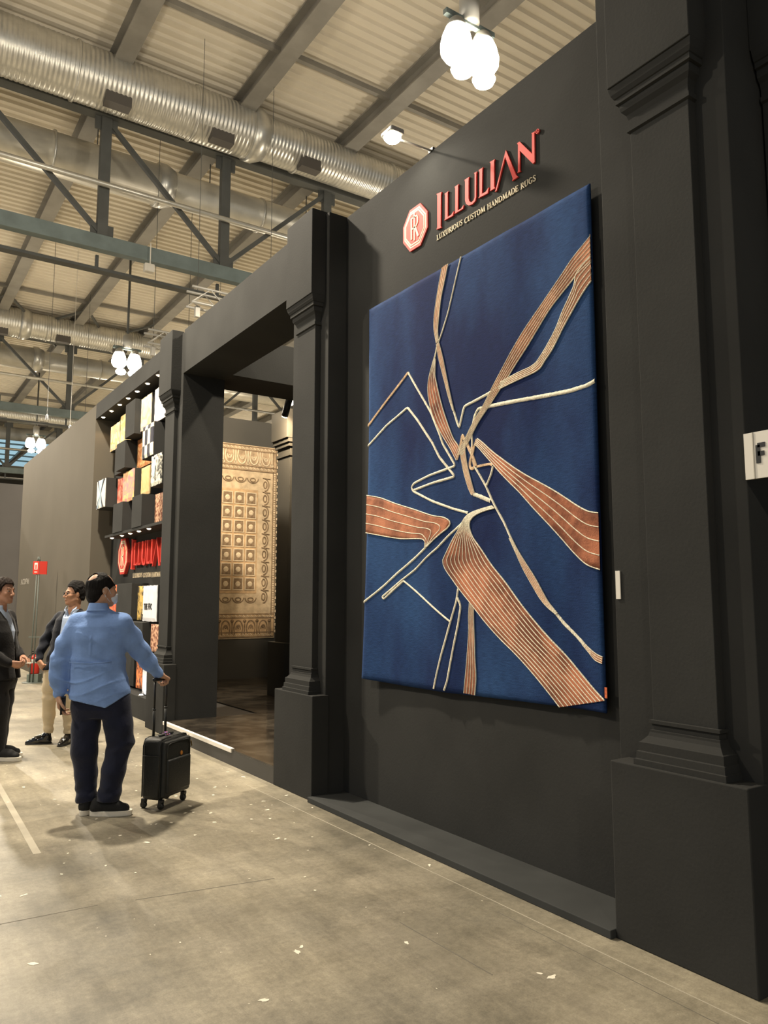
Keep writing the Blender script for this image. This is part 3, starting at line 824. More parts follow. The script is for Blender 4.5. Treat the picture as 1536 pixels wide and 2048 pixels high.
# ================================================================== BRAND SIGN
GLYPH = {  # thin serif capitals on a unit-high grid: (x0,y0,x1,y1,weight) strokes, last number is the advance
 'L': ([(.12,0,.12,1,1),(.0,1,.26,1,.4),(.0,.02,.5,.02,.45),(.5,.02,.53,.22,.4)], .62),
 'U': ([(.12,1,.12,.3,1),(.12,.3,.2,.08,.9),(.2,.08,.36,.02,.6),(.36,.02,.5,.1,.5),(.5,.1,.58,.3,.5),(.58,.3,.58,1,.5),(0,1,.25,1,.4),(.48,1,.7,1,.4)], .80),
 'X': ([(.08,1,.58,0,1),(.58,1,.08,0,.5),(0,1,.22,1,.4),(.45,1,.68,1,.4),(0,0,.2,0,.4),(.45,0,.7,0,.4)], .78),
 'R': ([(.12,0,.12,1,1),(.0,1,.3,1,.4),(.0,0,.24,0,.4),(.3,1,.45,.92,.6),(.45,.92,.48,.74,1),(.48,.74,.4,.58,.7),(.4,.58,.15,.52,.4),(.28,.52,.6,0,.9)], .70),
 'I': ([(.13,0,.13,1,1),(0,1,.26,1,.4),(0,0,.26,0,.4)], .36),
 'O': ([(.38,1,.16,.86,.6),(.16,.86,.07,.5,1),(.07,.5,.16,.14,1),(.16,.14,.38,0,.6),(.38,0,.6,.14,.6),(.6,.14,.69,.5,1),(.69,.5,.6,.86,1),(.6,.86,.38,1,.6)], .86),
 'S': ([(.44,.8,.40,.95,.5),(.40,.95,.22,1,.5),(.22,1,.08,.86,.6),(.08,.86,.12,.66,.9),(.12,.66,.40,.40,1),(.40,.40,.44,.16,.9),(.44,.16,.28,0,.6),(.28,0,.08,.05,.5),(.08,.05,.05,.22,.5)], .58),
 'C': ([(.62,.8,.55,.95,.5),(.55,.95,.36,1,.5),(.36,1,.15,.84,.7),(.15,.84,.07,.5,1),(.07,.5,.15,.16,1),(.15,.16,.36,0,.7),(.36,0,.56,.06,.5),(.56,.06,.64,.22,.5)], .76),
 'T': ([(.31,0,.31,1,1),(0,1,.62,1,.4),(0,1,0,.82,.4),(.62,1,.62,.82,.4),(.2,0,.42,0,.4)], .70),
 'M': ([(.1,0,.16,1,.5),(.16,1,.45,.05,1),(.45,.05,.72,1,.5),(.72,1,.8,0,1),(0,0,.2,0,.4),(.68,0,.92,0,.4),(.05,1,.2,1,.4),(.7,1,.86,1,.4)], 1.0),
 'H': ([(.12,0,.12,1,1),(.6,0,.6,1,1),(.12,.52,.6,.52,.4),(0,1,.25,1,.4),(.48,1,.72,1,.4),(0,0,.25,0,.4),(.48,0,.72,0,.4)], .82),
 'A': ([(.08,0,.34,1,.5),(.34,1,.6,0,1),(.16,.34,.5,.34,.4),(0,0,.18,0,.4),(.48,0,.7,0,.4)], .76),
 'N': ([(.12,0,.12,1,.5),(.12,1,.58,.03,1),(.58,.03,.58,1,.5),(0,1,.16,1,.4),(0,0,.24,0,.4),(.47,1,.7,1,.4)], .80),
 'D': ([(.12,0,.12,1,1),(0,1,.35,1,.4),(0,0,.35,0,.4),(.35,1,.58,.84,.7),(.58,.84,.66,.5,1),(.66,.5,.58,.16,1),(.58,.16,.35,0,.7)], .82),
 'E': ([(.12,0,.12,1,1),(0,1,.5,1,.4),(0,0,.52,0,.4),(.12,.52,.4,.52,.4),(.5,1,.5,.82,.4),(.52,0,.54,.2,.4),(.4,.6,.4,.44,.4)], .64),
 'G': ([(.62,.8,.55,.95,.5),(.55,.95,.36,1,.5),(.36,1,.15,.84,.7),(.15,.84,.07,.5,1),(.07,.5,.15,.16,1),(.15,.16,.36,0,.7),(.36,0,.6,.08,.5),(.6,.08,.6,.42,.9),(.48,.42,.72,.42,.4)], .82),
 'F': ([(.12,0,.12,1,1),(.12,1,.52,1,1),(.12,.52,.46,.52,1)], .62),
 'P': ([(.12,0,.12,1,1),(.12,1,.4,1,.9),(.4,1,.5,.88,.9),(.5,.88,.5,.66,.9),(.5,.66,.4,.52,.9),(.4,.52,.12,.5,.9)], .64),
 'Y': ([(.0,1,.3,.5,1),(.6,1,.3,.5,.6),(.3,.5,.3,0,1)], .66),
 ' ': ([], .42)}
def text_width(s): return sum(GLYPH[c][1] for c in s)
def text_x(mb, s, y, z, h, x0, x1, weight=.11, sx=1.0):
    """lettering on a wall that faces -X; reads towards -Y"""
    cur = 0
    for c in s:
        st, adv = GLYPH[c]
        for (ax, ay, bx, by, w) in st:
            a = Vector((y-(cur+ax)*h*sx, z+ay*h)); b = Vector((y-(cur+bx)*h*sx, z+by*h))
            d = (b-a).normalized(); nrm = Vector((-d.y, d.x))*(w*weight*h*.5); e = d*(.02*h)
            mb.plate_x([tuple(a-e-nrm), tuple(b+e-nrm), tuple(b+e+nrm), tuple(a-e+nrm)], x0, x1)
        cur += adv
def octagon(cy, cz, hw, hh, fy=.43, fz=.37):
    return [(cy+hw*fy, cz+hh), (cy-hw*fy, cz+hh), (cy-hw, cz+hh*fz), (cy-hw, cz-hh*fz), (cy-hw*fy, cz-hh), (cy+hw*fy, cz-hh), (cy+hw, cz-hh*fz), (cy+hw, cz+hh*fz)]
def brand_sign(label, wx, depth, cy, cz, s, redm, creamm, nletters=9):
    t = thing('wall_sign', label, 'sign', (wx, cy, cz))
    M = lambda p: (cy+(p[0]-4.449)*s, cz+(p[1]-4.343)*s)
    em = MB().plate_x(octagon(cy, cz, .155*s, .165*s), wx-depth, wx-.001).build('emblem', redm, t, world=True)
    lv = depth
    for k, (g, mm) in enumerate(((.88, creamm), (.80, redm), (.775, creamm), (.70, redm))):
        MB().plate_x(octagon(cy, cz, .155*s*g, .165*s*g), wx-depth-.0012*(k+1), wx-depth+.0005).build('emblem_ring', mm, em, world=True)
    xm0, xm1 = wx-depth-.0085, wx-depth-.004
    mb = MB()
    def q(pts): mb.plate_x([(cy-a*s, cz+b*s) for a, b in pts], xm0, xm1)
    q([(-.045,.085),(-.028,.085),(-.028,-.085),(-.045,-.085)])                  # I of the monogram
    q([(-.006,.112),(.008,.112),(.008,-.105),(-.006,-.105)])                     # R stem
    ring = [(.008,.085),(.034,.078),(.046,.052),(.042,.02),(.020,.0),(-.028,-.004)]
    for a, b in zip(ring[:-1], ring[1:]):
        d = Vector(b)-Vector(a); d.normalize(); nn = Vector((-d.y, d.x))*.006
        q([tuple(Vector(a)+nn), tuple(Vector(b)+nn), tuple(Vector(b)-nn), tuple(Vector(a)-nn)])
    q([(-.028,.085),(.01,.085),(.01,.075),(-.028,.075)])
    q([(.004,.0),(.020,.002),(.058,-.085),(.040,-.092)])                         # R leg
    mb.build('monogram', creamm, em, world=True)
    for k in list(LETTERS)[:nletters]:
        MB().plate_x([M(p) for p in LETTERS[k]], wx-depth, wx-.001).build('letter', redm, t, world=True)
    if nletters > 7:
        ry, rz = M((3.171, 4.433)); mb = MB(); n = 16
        for i in range(n):
            a0, a1 = 2*PI*i/n, 2*PI*(i+1)/n
            mb.plate_x([(ry+.015*s*math.cos(a0), rz+.015*s*math.sin(a0)), (ry+.015*s*math.cos(a1), rz+.015*s*math.sin(a1)), (ry+.011*s*math.cos(a1), rz+.011*s*math.sin(a1)), (ry+.011*s*math.cos(a0), rz+.011*s*math.sin(a0))], wx-depth, wx-.001)
        text_x(mb, 'R', ry+.0055*s, rz-.007*s, .014*s, wx-depth, wx-.001, .2)
        mb.build('registered_mark', redm, t, world=True)
    sub = 'LUXURIOUS CUSTOM HANDMADE RUGS'
    h = .038*s; y0, z0 = M((4.192, 4.138)); sx = (.995*s)/(text_width(sub)*h)
    cur = 0
    for wd in sub.split(' '):
        mb = MB(); text_x(mb, wd, y0-cur*h*sx, z0-.012*s*cur*h*sx/(.995*s), h, wx-.006, wx-.001, .17, sx)
        mb.build('tagline_word', creamm, t, world=True)
        cur += text_width(wd)+GLYPH[' '][1]
    return t
brand_sign('red and cream brand sign with octagon emblem above the blue rug', WX, .012, 4.449, 4.343, 1.0, SIGNRED, CREAM)

# small caption card and the booth number plate at the corner
t = tag(MB().box(BX-.006, BX-.001, 2.527, 2.555, 1.557, 1.697).build('caption_card', WHITE, bevel=.001), 'small blank white caption card right of the blue rug', 'card')
t = thing('booth_number_sign', 'white projecting booth number plate with black letter at right edge', 'sign', (3.125, 1.74, 2.17))
def pX(y, z): return (y, z)
MB().plate_x([(1.838,2.063),(1.838,2.262),(1.45,2.262),(1.45,2.063)], 3.105, 3.118).build('plate', WHITE, t, world=True)
MB().box(3.102, 3.106, 1.795, 1.799, 2.063, 2.262).build('fold_line', mat('plate_fold', (.5,.47,.4), .6), t, world=True)
mb = MB(); text_x(mb, 'F', 1.785, 2.128, .075, 3.1025, 3.1045, .26, 1.0)
mb.build('letter', BLACK, t, world=True)

# ------------------------------------------------------------------ arm floodlight above the sign
t = thing('arm_floodlight', 'single glowing floodlight on a thin arm at the wall top', 'lamp', (WX+.05, 4.261, 4.86))
MB().tube([(WX+.06, 4.261, 4.87), (2.99, 4.261, 4.855)], .008, 8).build('arm', ALU, t, True, world=True)
MB().box(WX-.005, WX+.09, 4.235, 4.287, 4.855, 4.885).build('clamp', BLACK, t, world=True)
MB().box(2.885, 3.0, 4.19, 4.33, 4.855, 4.895).build('head', HOUS, t, world=True, bevel=.012)
MB().add(*(lambda m: (m.v, m.f))(MB().lathe([(.0,4.815),(.045,4.82),(.062,4.838),(.062,4.856)], (2.943,4.261,0), 20))).build('lens', LAMPGLASS, t, True, world=True)
fl_l = hall_light('arm_floodlight_beam', (2.94, 4.261, 4.79), 11, .05, 'SPOT', (1,.93,.78), 150)
fl_l.rotation_euler = (0, math.radians(-28), 0); fl_l.parent = t; fl_l.location = (2.94-WX-.05, 0, 4.79-4.86)

# ================================================================== NICHE WITH RUG SAMPLES
def sample_mat(kind, a, b, c=None, scale=8):
    m = bpy.data.materials.new('sample_'+kind); m.use_nodes = True
    nt = m.node_tree; N = nt.nodes; Lk = nt.links; bs = N['Principled BSDF']
    bs.inputs['Roughness'].default_value = .85
    tc = N.new('ShaderNodeTexCoord')
    if kind == 'checker':
        mp = N.new('ShaderNodeMapping'); mp.inputs['Scale'].default_value = (0, 1, .55); mp.inputs['Location'].default_value = (.5, .01, .02)
        Lk.new(tc.outputs['Object'], mp.inputs[0])
        n = N.new('ShaderNodeTexChecker'); n.inputs['Scale'].default_value = scale
        n.inputs['Color1'].default_value = (*a, 1); n.inputs['Color2'].default_value = (*b, 1)
        Lk.new(mp.outputs[0], n.inputs['Vector']); Lk.new(n.outputs['Color'], bs.inputs['Base Color'])
    else:
        if kind.startswith('vor'):
            n = N.new('ShaderNodeTexVoronoi'); out = 'Distance'
        else:
            n = N.new('ShaderNodeTexNoise'); n.inputs['Detail'].default_value = 6; n.inputs['Distortion'].default_value = 1.4; out = 'Fac'
        n.inputs['Scale'].default_value = scale
        Lk.new(tc.outputs['Object'], n.inputs['Vector'])
        r = N.new('ShaderNodeValToRGB'); r.color_ramp.interpolation = 'LINEAR'
        r.color_ramp.elements[0].position = .38; r.color_ramp.elements[0].color = (*a, 1)
        r.color_ramp.elements[1].position = .56; r.color_ramp.elements[1].color = (*b, 1)
        if c: e = r.color_ramp.elements.new(.47); e.color = (*c, 1)
        Lk.new(n.outputs[out], r.inputs[0]); Lk.new(r.outputs[0], bs.inputs['Base Color'])
    return m
SM = {
 'gold': sample_mat('gold', (.62,.40,.14), (.78,.60,.28), (.50,.42,.38), 5),
 'gold2': sample_mat('gold_two', (.70,.50,.20), (.80,.66,.36), (.62,.45,.18), 7),
 'goldswirl': sample_mat('gold_swirl', (.72,.52,.24), (.80,.68,.42), (.40,.36,.40), 3.5),
 'checker': sample_mat('checker', (.03,.03,.045), (.74,.68,.54), scale=8.4),
 'flower': sample_mat('flower_orange', (.58,.20,.06), (.66,.36,.14), (.35,.12,.03), 9),
 'apricot': sample_mat('apricot', (.74,.34,.18), (.74,.46,.20), (.55,.22,.25), 4),
 'plain': sample_mat('plain_ochre', (.66,.44,.18), (.70,.50,.24), None, 6),
 'red': sample_mat('red', (.55,.05,.03), (.70,.30,.20), None, 8),
 'mauve': sample_mat('mauve', (.45,.25,.28), (.58,.40,.34), (.30,.16,.22), 12),
 'ivory': sample_mat('ivory', (.60,.60,.58), (.72,.70,.64), None, 7),
 'floral': sample_mat('floral_ivory', (.03,.03,.03), (.72,.70,.58), None, 9),
 'pinkwhite': sample_mat('pink_white', (.75,.62,.66), (.80,.76,.74), None, 9),
 'leopard': sample_mat('voronoi_leopard', (.20,.06,.03), (.62,.36,.22), None, 22),
 'yellowblack': sample_mat('yellow_black', (.02,.016,.01), (.68,.45,.12), None, 9),
 'orangeblack': sample_mat('orange_black', (.02,.012,.01), (.78,.22,.06), None, 8),
 'orangered': sample_mat('orange_red', (.60,.08,.04), (.78,.24,.10), None, 8),
 'white': sample_mat('white_pile', (.74,.74,.76), (.80,.80,.82), None, 8),
}
def display_box(y0, y1, z0, z1, xf, label, sample=None, inset=.0, xb=NB):
    t = thing('display_box', label, 'display box', (xb-.001, (y0+y1)/2, z0), group='rug sample boxes in the niche')
    MB().box(xf, xb-.001, y0, y1, z0, z1).build('box_body', PAINT, t, world=True, bevel=.003)
    if sample:
        # sample slightly smaller than the face, with a soft uneven edge
        n = 10; v = []; f = []
        rg = random.Random(int(y0*100+z0*10))
        a0, a1, b0, b1 = y0+inset+.006, y1-inset-.006, z0+inset+.006, z1-inset-.006
        for i in range(n+1):
            for k in range(n+1):
                e = i in (0, n) or k in (0, n)
                yy = a0+(a1-a0)*i/n + (rg.uniform(-.004,.004) if e else 0)
                zz = b0+(b1-b0)*k/n + (rg.uniform(-.004,.004) if e else 0)
                v.append((xf-(.016 if not e else .008)+rg.uniform(-.001,.001), yy, zz))
        for i in range(n):
            for k in range(n):
                a = i*(n+1)+k; f.append((a, a+1, a+n+2, a+n+1))
        m = len(v)
        per = [i*(n+1) for i in range(n+1)]+[n*(n+1)+k for k in range(1, n+1)]+[i*(n+1)+n for i in range(n-1, -1, -1)]+[k for k in range(n-1, 0, -1)]
        for p in per: v.append((xf-.0005, v[p][1], v[p][2]))
        q = len(per)
        for i in range(q): f.append((per[i], per[(i+1) % q], m+(i+1) % q, m+i))
        MB().add(v, f).build('rug_sample', SM[sample] if isinstance(sample, str) else sample, t, world=True, smooth=False)
    return t
F1, F2, F3 = 3.13, 3.22, 3.31
# top row
display_box(12.60, 13.16, 4.02, 4.46, F3, 'gold patterned rug sample at the top left of the niche', 'gold')
display_box(11.68, 12.57, 4.02, 4.52, F3, 'narrow strip of yellow rug sample beside the top plain box', 'gold2')
display_box(11.16, 11.65, 3.97, 4.49, F1, 'plain dark box under the downlights, top row of the niche')
display_box(10.64, 11.14, 3.99, 4.48, F2, 'gold swirl rug sample at the top right of the niche', 'goldswirl')
display_box(9.78, 10.50, 3.99, 4.48, F2, 'pale pink rug sample half hidden behind the pilaster capital', 'pinkwhite')
# second row
display_box(11.60, 12.08, 3.53, 3.955, F1, 'plain dark box in the middle left of the niche')
display_box(12.10, 12.50, 3.53, 3.955, F2, 'plain dark box behind, lit copper at its left edge')
display_box(10.76, 11.57, 3.50, 3.955, F3, 'orange flower rug sample between plain box and checker sample', 'flower')
display_box(10.21, 10.71, 3.50, 3.965, F1, 'black and white checkered rug sample on a forward box', 'checker')
# third row
bx = display_box(12.63, 13.18, 3.04, 3.515, F1, 'white rug sample crossed by blue and black X, niche left edge', 'ivory')
XB = mat('x_black', (.02,.02,.03), .85); XL = mat('x_blue', (.38,.50,.60), .85)
yc, zc = 12.905, 3.278
for i, (dy, m, w) in enumerate(((.20, XB, .055), (-.20, XB, .055), (.12, XL, .05), (-.12, XL, .05))):
    MB().plate_x([(yc+dy-w, 3.505), (yc+dy, 3.505), (yc-dy+w, 3.05), (yc-dy, 3.05)], F1-.0195-.001*i, F1-.0165).build('cross_band', m, bx, world=True)
display_box(12.12, 12.60, 3.04, 3.50, F3, 'bright red rug sample peeking from under a plain box', 'red')
display_box(11.36, 11.95, 3.02, 3.50, F2, 'apricot rug sample in the centre of the niche', 'apricot')
display_box(10.86, 11.32, 3.06, 3.49, F3, 'plain ochre rug sample strip right of the apricot one', 'plain')
bx = display_box(9.80, 10.26, 3.06, 3.485, F1, 'ivory rug sample with blue and black flowers by the pilaster', 'floral')
n = 18
for rr, m, k in ((.075, XL, 0), (.05, SM['ivory'], 1), (.03, XL, 2)):
    MB().plate_x([(10.12+rr*.8*math.cos(2*PI*i/n), 3.30+rr*1.7*math.sin(2*PI*i/n)) for i in range(n)], F1-.019-.001*k, F1-.0165).build('flower_motif', m, bx, world=True)
# bottom row
display_box(12.20, 12.62, 2.575, 3.0, F3, 'slim grey-white rug sample at the lower left of the niche', 'ivory')
display_box(11.62, 12.14, 2.575, 3.02, F1, 'plain dark box at the lower left of the niche')
display_box(11.18, 11.58, 2.575, 3.02, F3, 'mauve rug sample between the two lowest plain boxes', 'mauve')
display_box(10.66, 11.13, 2.575, 3.025, F1, 'wide plain dark box at the lower right of the niche')
display_box(9.78, 10.62, 2.575, 3.02, F3, 'rust red rug sample edge beside the pilaster shaft', 'leopard')
# shelf under the boxes that carries the lower downlights
struct('wall_niche_shelf', MB().box(BX+.02, NB-.001, NY0, 12.62, 2.535, 2.572), PAINT)
brand_sign('raised red brand sign in the niche behind the blue-shirted man', NB, .05, 12.54, 2.25, 1.72, SIGNRED, CREAM, nletters=8)
# lower boxes
display_box(12.40, 12.80, 1.36, 1.80, F3, 'orange-red rug sample beside the balding man\'s face', 'orangered')
display_box(11.30, 12.10, 1.28, 1.80, F2, 'plain dark box right of the balding man\'s head')
display_box(10.98, 11.28, 1.27, 1.76, F3, 'yellow and black patterned rug sample strip below the niche lettering', 'yellowblack')
bx = display_box(10.10, 10.72, 1.265, 1.755, F2, 'white rug sample printed with black words behind the pilaster', 'white')
INK = mat('ink_black', (.02,.02,.02), .9); INK2 = mat('ink_grey', (.42,.42,.42), .9)
mb = MB(); text_x(mb, 'THE FUC', 10.63, 1.43, .075, F2-.0195, F2-.0165, .26, 1.0); mb.build('printed_words', INK, bx, world=True)
mb = MB(); text_x(mb, 'T', 10.71, 1.30, .06, F2-.0195, F2-.0165, .3); mb.build('printed_words', INK, bx, world=True)
display_box(10.42, 11.30, .88, 1.255, F1, 'plain dark lower box behind the outstretched blue sleeve')
display_box(9.86, 10.32, .88, 1.245, F2, 'leopard spotted rug sample strip beside the pilaster base', 'leopard')
display_box(11.36, 12.00, .32, .86, F3, 'plain low box lit tan beside the shirt hem')
display_box(10.92, 11.22, .32, .76, F3, 'orange and black rug sample under the blue sleeve', 'orangeblack')
display_box(10.30, 10.62, .30, .70, F2, 'bright white low rug sample strip beside the handle', 'white')

# recessed downlights
def downlight(x, y, z, label, grp, power, aim=0, r=.045):
    t = thing('downlight', label, 'downlight', (x, y, z), group=grp)
    MB().lathe([(r+.012, -.004),(r+.012,.002),(r,.002),(r,-.004)], (0,0,0), 16).build('ring', HOUS, t, True)
    MB().lathe([(.0,-.022),(r*.8,-.012),(r,.0)], (0,0,0), 16).build('lens', LAMPSMALL, t, True)
    l = hall_light('downlight_beam', (0,0,-.035), power, .03, 'SPOT', (1,.70,.40), 118)
    l.parent = t; l.rotation_euler = (0, math.radians(aim), 0)
for i, y in enumerate((10.26, 10.75, 11.25, 11.72, 12.19, 12.68, 13.20)):
    downlight(3.18, y, 4.626, 'warm downlight in the niche soffit, %s from the pilaster' % ['first','second','third','fourth','fifth','sixth','seventh'][i], 'downlights in the niche soffit', 7.0, r=.032)
for i, y in enumerate((10.52, 10.98, 11.41, 11.85, 12.41)):
    downlight(3.20, y, 2.533, 'warm downlight under the sample boxes, %s from the pilaster' % ['first','second','third','fourth','fifth'][i], 'downlights above the niche lettering', 4.0, aim=-14, r=.03)
for i, (y, lb) in enumerate(((10.46, 'tiny white spotlight glaring beside the low white sample'), (11.05, 'tiny uplight below the orange and black sample'))):
    t = thing('floor_spot', lb, 'spotlight', (3.155, y, .29))
    MB().lathe([(.035,0),(.035,.012),(.028,.016),(.0,.016)], (0,0,0), 14).build('body', HOUS, t, True)
    MB().lathe([(.024,.016),(.018,.022),(.0,.023)], (0,0,0), 14).build('lens', mat('spot_glass', (1,1,1), .3, emit=(.95,.95,1.0), estr=22) if i == 0 else LAMPSMALL, t, True)
    l = hall_light('floor_spot_beam', (0,0,.04), 2.2, .02, 'SPOT', (1,.86,.7) if i else (.95,.95,1), 120); l.parent = t; l.rotation_euler = (PI, math.radians(20), 0)

# ================================================================== BEIGE CARPET IN THE ROOM BEHIND
t = thing('hanging_carpet', 'beige classical carpet with coffered squares hung inside the doorway', 'rug', (5.1, 13.2, .84))
CX0, CX1, CZ0, CZ1, CY = 3.78, 6.44, .84, 4.44, 13.1845
BEIGE = mat('carpet_beige', (.50,.375,.235), .95, var=.16, scale=9, bump=.3, bscale=80, spec=.1)
TANM = mat('carpet_tan', (.46,.305,.165), .95, var=.18, scale=11, spec=.1)
BRN = mat('carpet_brown', (.215,.145,.085), .95, var=.25, scale=14, spec=.1)
MIDB = mat('carpet_mid_brown', (.34,.24,.145), .95, var=.25, scale=12, spec=.1)
LITE = mat('carpet_light', (.60,.47,.31), .95, var=.14, scale=14, spec=.1)
MB().box(CX0, CX1-.03, CY, CY+.015, CZ0+.02, CZ1).build('pile_field', BEIGE, t, world=True)
mb = MB()
for k in range(56):
    z = CZ0+.12+(CZ1-CZ0-.14)*k/56
    mb.box(CX1-.035, CX1-.006-.014*(k % 2), CY+.001, CY+.013, z, z+.048)
mb.build('scalloped_edge', LITE, t, world=True, kind='stuff')
yl = CY-.004
def rect(mb, x0, x1, z0, z1, d=0): mb.box(x0, x1, yl-d, CY+.001, z0, z1)
mb = MB(); rect(mb, CX0+.02, CX1-.05, 3.955, CZ1-.01); mb.build('border_panel', MIDB, t, world=True)
mb = MB(); rect(mb, CX0+.02, CX1-.05, CZ0+.04, 1.315); mb.build('border_panel', TANM, t, world=True)
mb = MB(); rect(mb, 6.335, CX1-.04, 1.315, 3.955); mb.build('border_panel', MIDB, t, world=True)
def arc(mb, cx, cz, rx, rz, a0, a1, w, d, n=9):
    pts = [(cx+rx*math.cos(a0+(a1-a0)*i/n), cz+rz*math.sin(a0+(a1-a0)*i/n)) for i in range(n+1)]
    for a, b in zip(pts[:-1], pts[1:]): mb.bar((a[0], yl-d, a[1]), (b[0], yl-d, b[1]), w, .006, up=(0,1,0))
for zc, sgn, m in ((4.20, -1, LITE), (1.07, 1, BRN)):
    for k in range(9):
        x = 6.18-k*.245
        mb = MB()
        arc(mb, x, zc-.02*sgn, .085, .14*sgn, 0, PI, .020, .004)
        arc(mb, x, zc-.04*sgn, .045, .08*sgn, 0, PI, .016, .004)
        arc(mb, x, zc+.0*sgn, .018, .02, 0, 2*PI, .016, .004)
        for dx in (-.085, .085): mb.bar((x+dx, yl-.004, zc-.02*sgn), (x+dx*.8, yl-.004, zc-.13*sgn), .018, .006, up=(0,1,0))
        mb.build('arch_motif', m, t, world=True)
        mb = MB()
        mb.bar((x+.1225, yl-.004, zc-.13*sgn), (x+.1225, yl-.004, zc+.11*sgn), .022, .006, up=(0,1,0))
        arc(mb, x+.1225, zc+.11*sgn, .026, .022, 0, 2*PI, .014, .004)
        mb.build('stem_motif', m, t, world=True)
mb = MB()
for zc in (CZ1-.06, 4.005, CZ0+.09, 1.27):
    for k in range(34):
        x = CX1-.09-k*.076
        if x < CX0+.06: break
        mb.bar((x, yl-.004, zc-.020), (x-.045, yl-.004, zc+.020), .014, .006, up=(0,1,0)); mb.bar((x-.03, yl-.004, zc-.022), (x-.06, yl-.004, zc), .009, .006, up=(0,1,0))
mb.build('leaf_band', LITE, t, world=True, kind='stuff')
mb = MB()
for zc in (CZ1-.020, CZ1-.10, 4.045, 3.962, CZ0+.05, CZ0+.135, 1.235, 1.305):
    mb.box(CX0+.02, CX1-.05, yl-.006, yl, zc-.007, zc+.007)
for xc in (6.335, 6.398): mb.box(xc-.006, xc+.006, yl-.006, yl, CZ0+.06, CZ1-.02)
mb.build('border_lines', BRN, t, world=True, kind='stuff')
mb = MB()
for k in range(70):
    z = 1.34+k*.043
    if z < 3.93: mb.box(6.352, 6.384, yl-.006, yl, z, z+.024)
mb.build('bead_row', LITE, t, world=True, kind='stuff')
# coffered centre: seven rows of squares with rosettes, flanked by shields
mb = MB(); rect(mb, CX0+.1, 6.03, 1.68, 3.60, .001); mb.build('centre_panel', TANM, t, world=True)
co = None
for r in range(7):
    for c in range(8):
        x = 5.895-c*.235; z = 1.852+r*.2635
        if x < CX0+.22: continue
        if co is None:
            m2 = MB(); m2.box(-.080,.080,-.008,0,-.092,.092)
            co = m2.build('coffer', BRN, t); co.location = (x-5.1, yl-.001-13.2, z-.84)
            m2 = MB(); m2.lathe([(0,.016),(.03,.015),(.05,.008)], (0,0,0), 8)
            ros = m2.build('rosette', LITE, co); ros.rotation_euler = (PI/2, 0, 0)
            m2 = MB()
            for a in (-.092, .092): m2.box(a-.009, a+.009, -.010, 0, -.112, .112)
            for a in (-.106, .106): m2.box(-.10, .10, -.010, 0, a-.008, a+.008)
            frm = m2.build('coffer_frame', LITE, co)
        else:
            c2 = copy_part(co, t, (x-5.1, yl-.001-13.2, z-.84))
            copy_part(ros, c2); copy_part(frm, c2)
for r in range(9):
    z = 1.62+r*.262
    mb = MB()
    arc(mb, 6.165, z, .085, .115, -PI*.5, PI*.5, .018, .002); arc(mb, 6.175, z, .035, .065, 0, 2*PI, .018, .002)
    mb.bar((6.12, yl-.003, z+.125), (6.28, yl-.003, z+.115), .014, .006, up=(0,1,0))
    mb.build('shield', BRN, t, world=True)
for c in range(8):
    x = 5.92-c*.245
    for z in (3.77, 1.55):
        mb = MB()
        arc(mb, x, z+.05, .11, .09, PI, 2*PI, .016, .002); arc(mb, x, z+.02, .055, .035, 0, 2*PI, .016, .002)
        mb.build('shield', BRN, t, world=True)
# floodlight on the inner partition and an unseen spotlight added to light the carpet
t = thing('interior_floodlight', 'small warm floodlight inside the doorway above the carpet', 'lamp', (5.25, 10.35, 4.42))
MB().box(5.18, 5.26, 10.30, 10.42, 4.42, 4.50).build('bracket', BLACK, t, world=True)
MB().box(5.20, 5.42, 10.10, 10.26, 4.47, 4.58).build('head', HOUS, t, world=True, bevel=.02)
MB().box(5.21, 5.41, 10.075, 10.105, 4.475, 4.57).build('lens', LAMPGLASS, t, world=True, bevel=.01)
MB().box(5.195, 5.205, 10.12, 10.25, 4.48, 4.575).build('lens', LAMPGLASS, t, world=True)
l = hall_light('interior_floodlight_beam', (0,0,0), 10, .06, 'SPOT', (1,.72,.42), 120); l.parent = t
l.location = (-.15, -.45, .0); l.rotation_euler = (math.radians(58), 0, math.radians(-6))
t = thing('carpet_fill_spot', 'unseen added spotlight aimed at the beige carpet', 'lamp', (4.9, 10.2, 4.32))
MB().tube([(4.9,9.7,4.42),(4.9,9.85,4.2)], .05, 12).build('can', BLACK, t, True, world=True)
MB().tube([(4.9,9.7,4.42),(4.9,9.62,4.5)], .015, 8).build('stem', BLACK, t, True, world=True)
MB().tube([(4.9,9.852,4.197),(4.9,9.856,4.192)], .042, 12).build('lens', LAMPSMALL, t, True, world=True)
l = hall_light('carpet_fill_beam', (0,-.34,-.15), 215, .05, 'SPOT', (1,.78,.50), 118); l.parent = t; l.rotation_euler = (math.radians(62), 0, math.radians(-4))

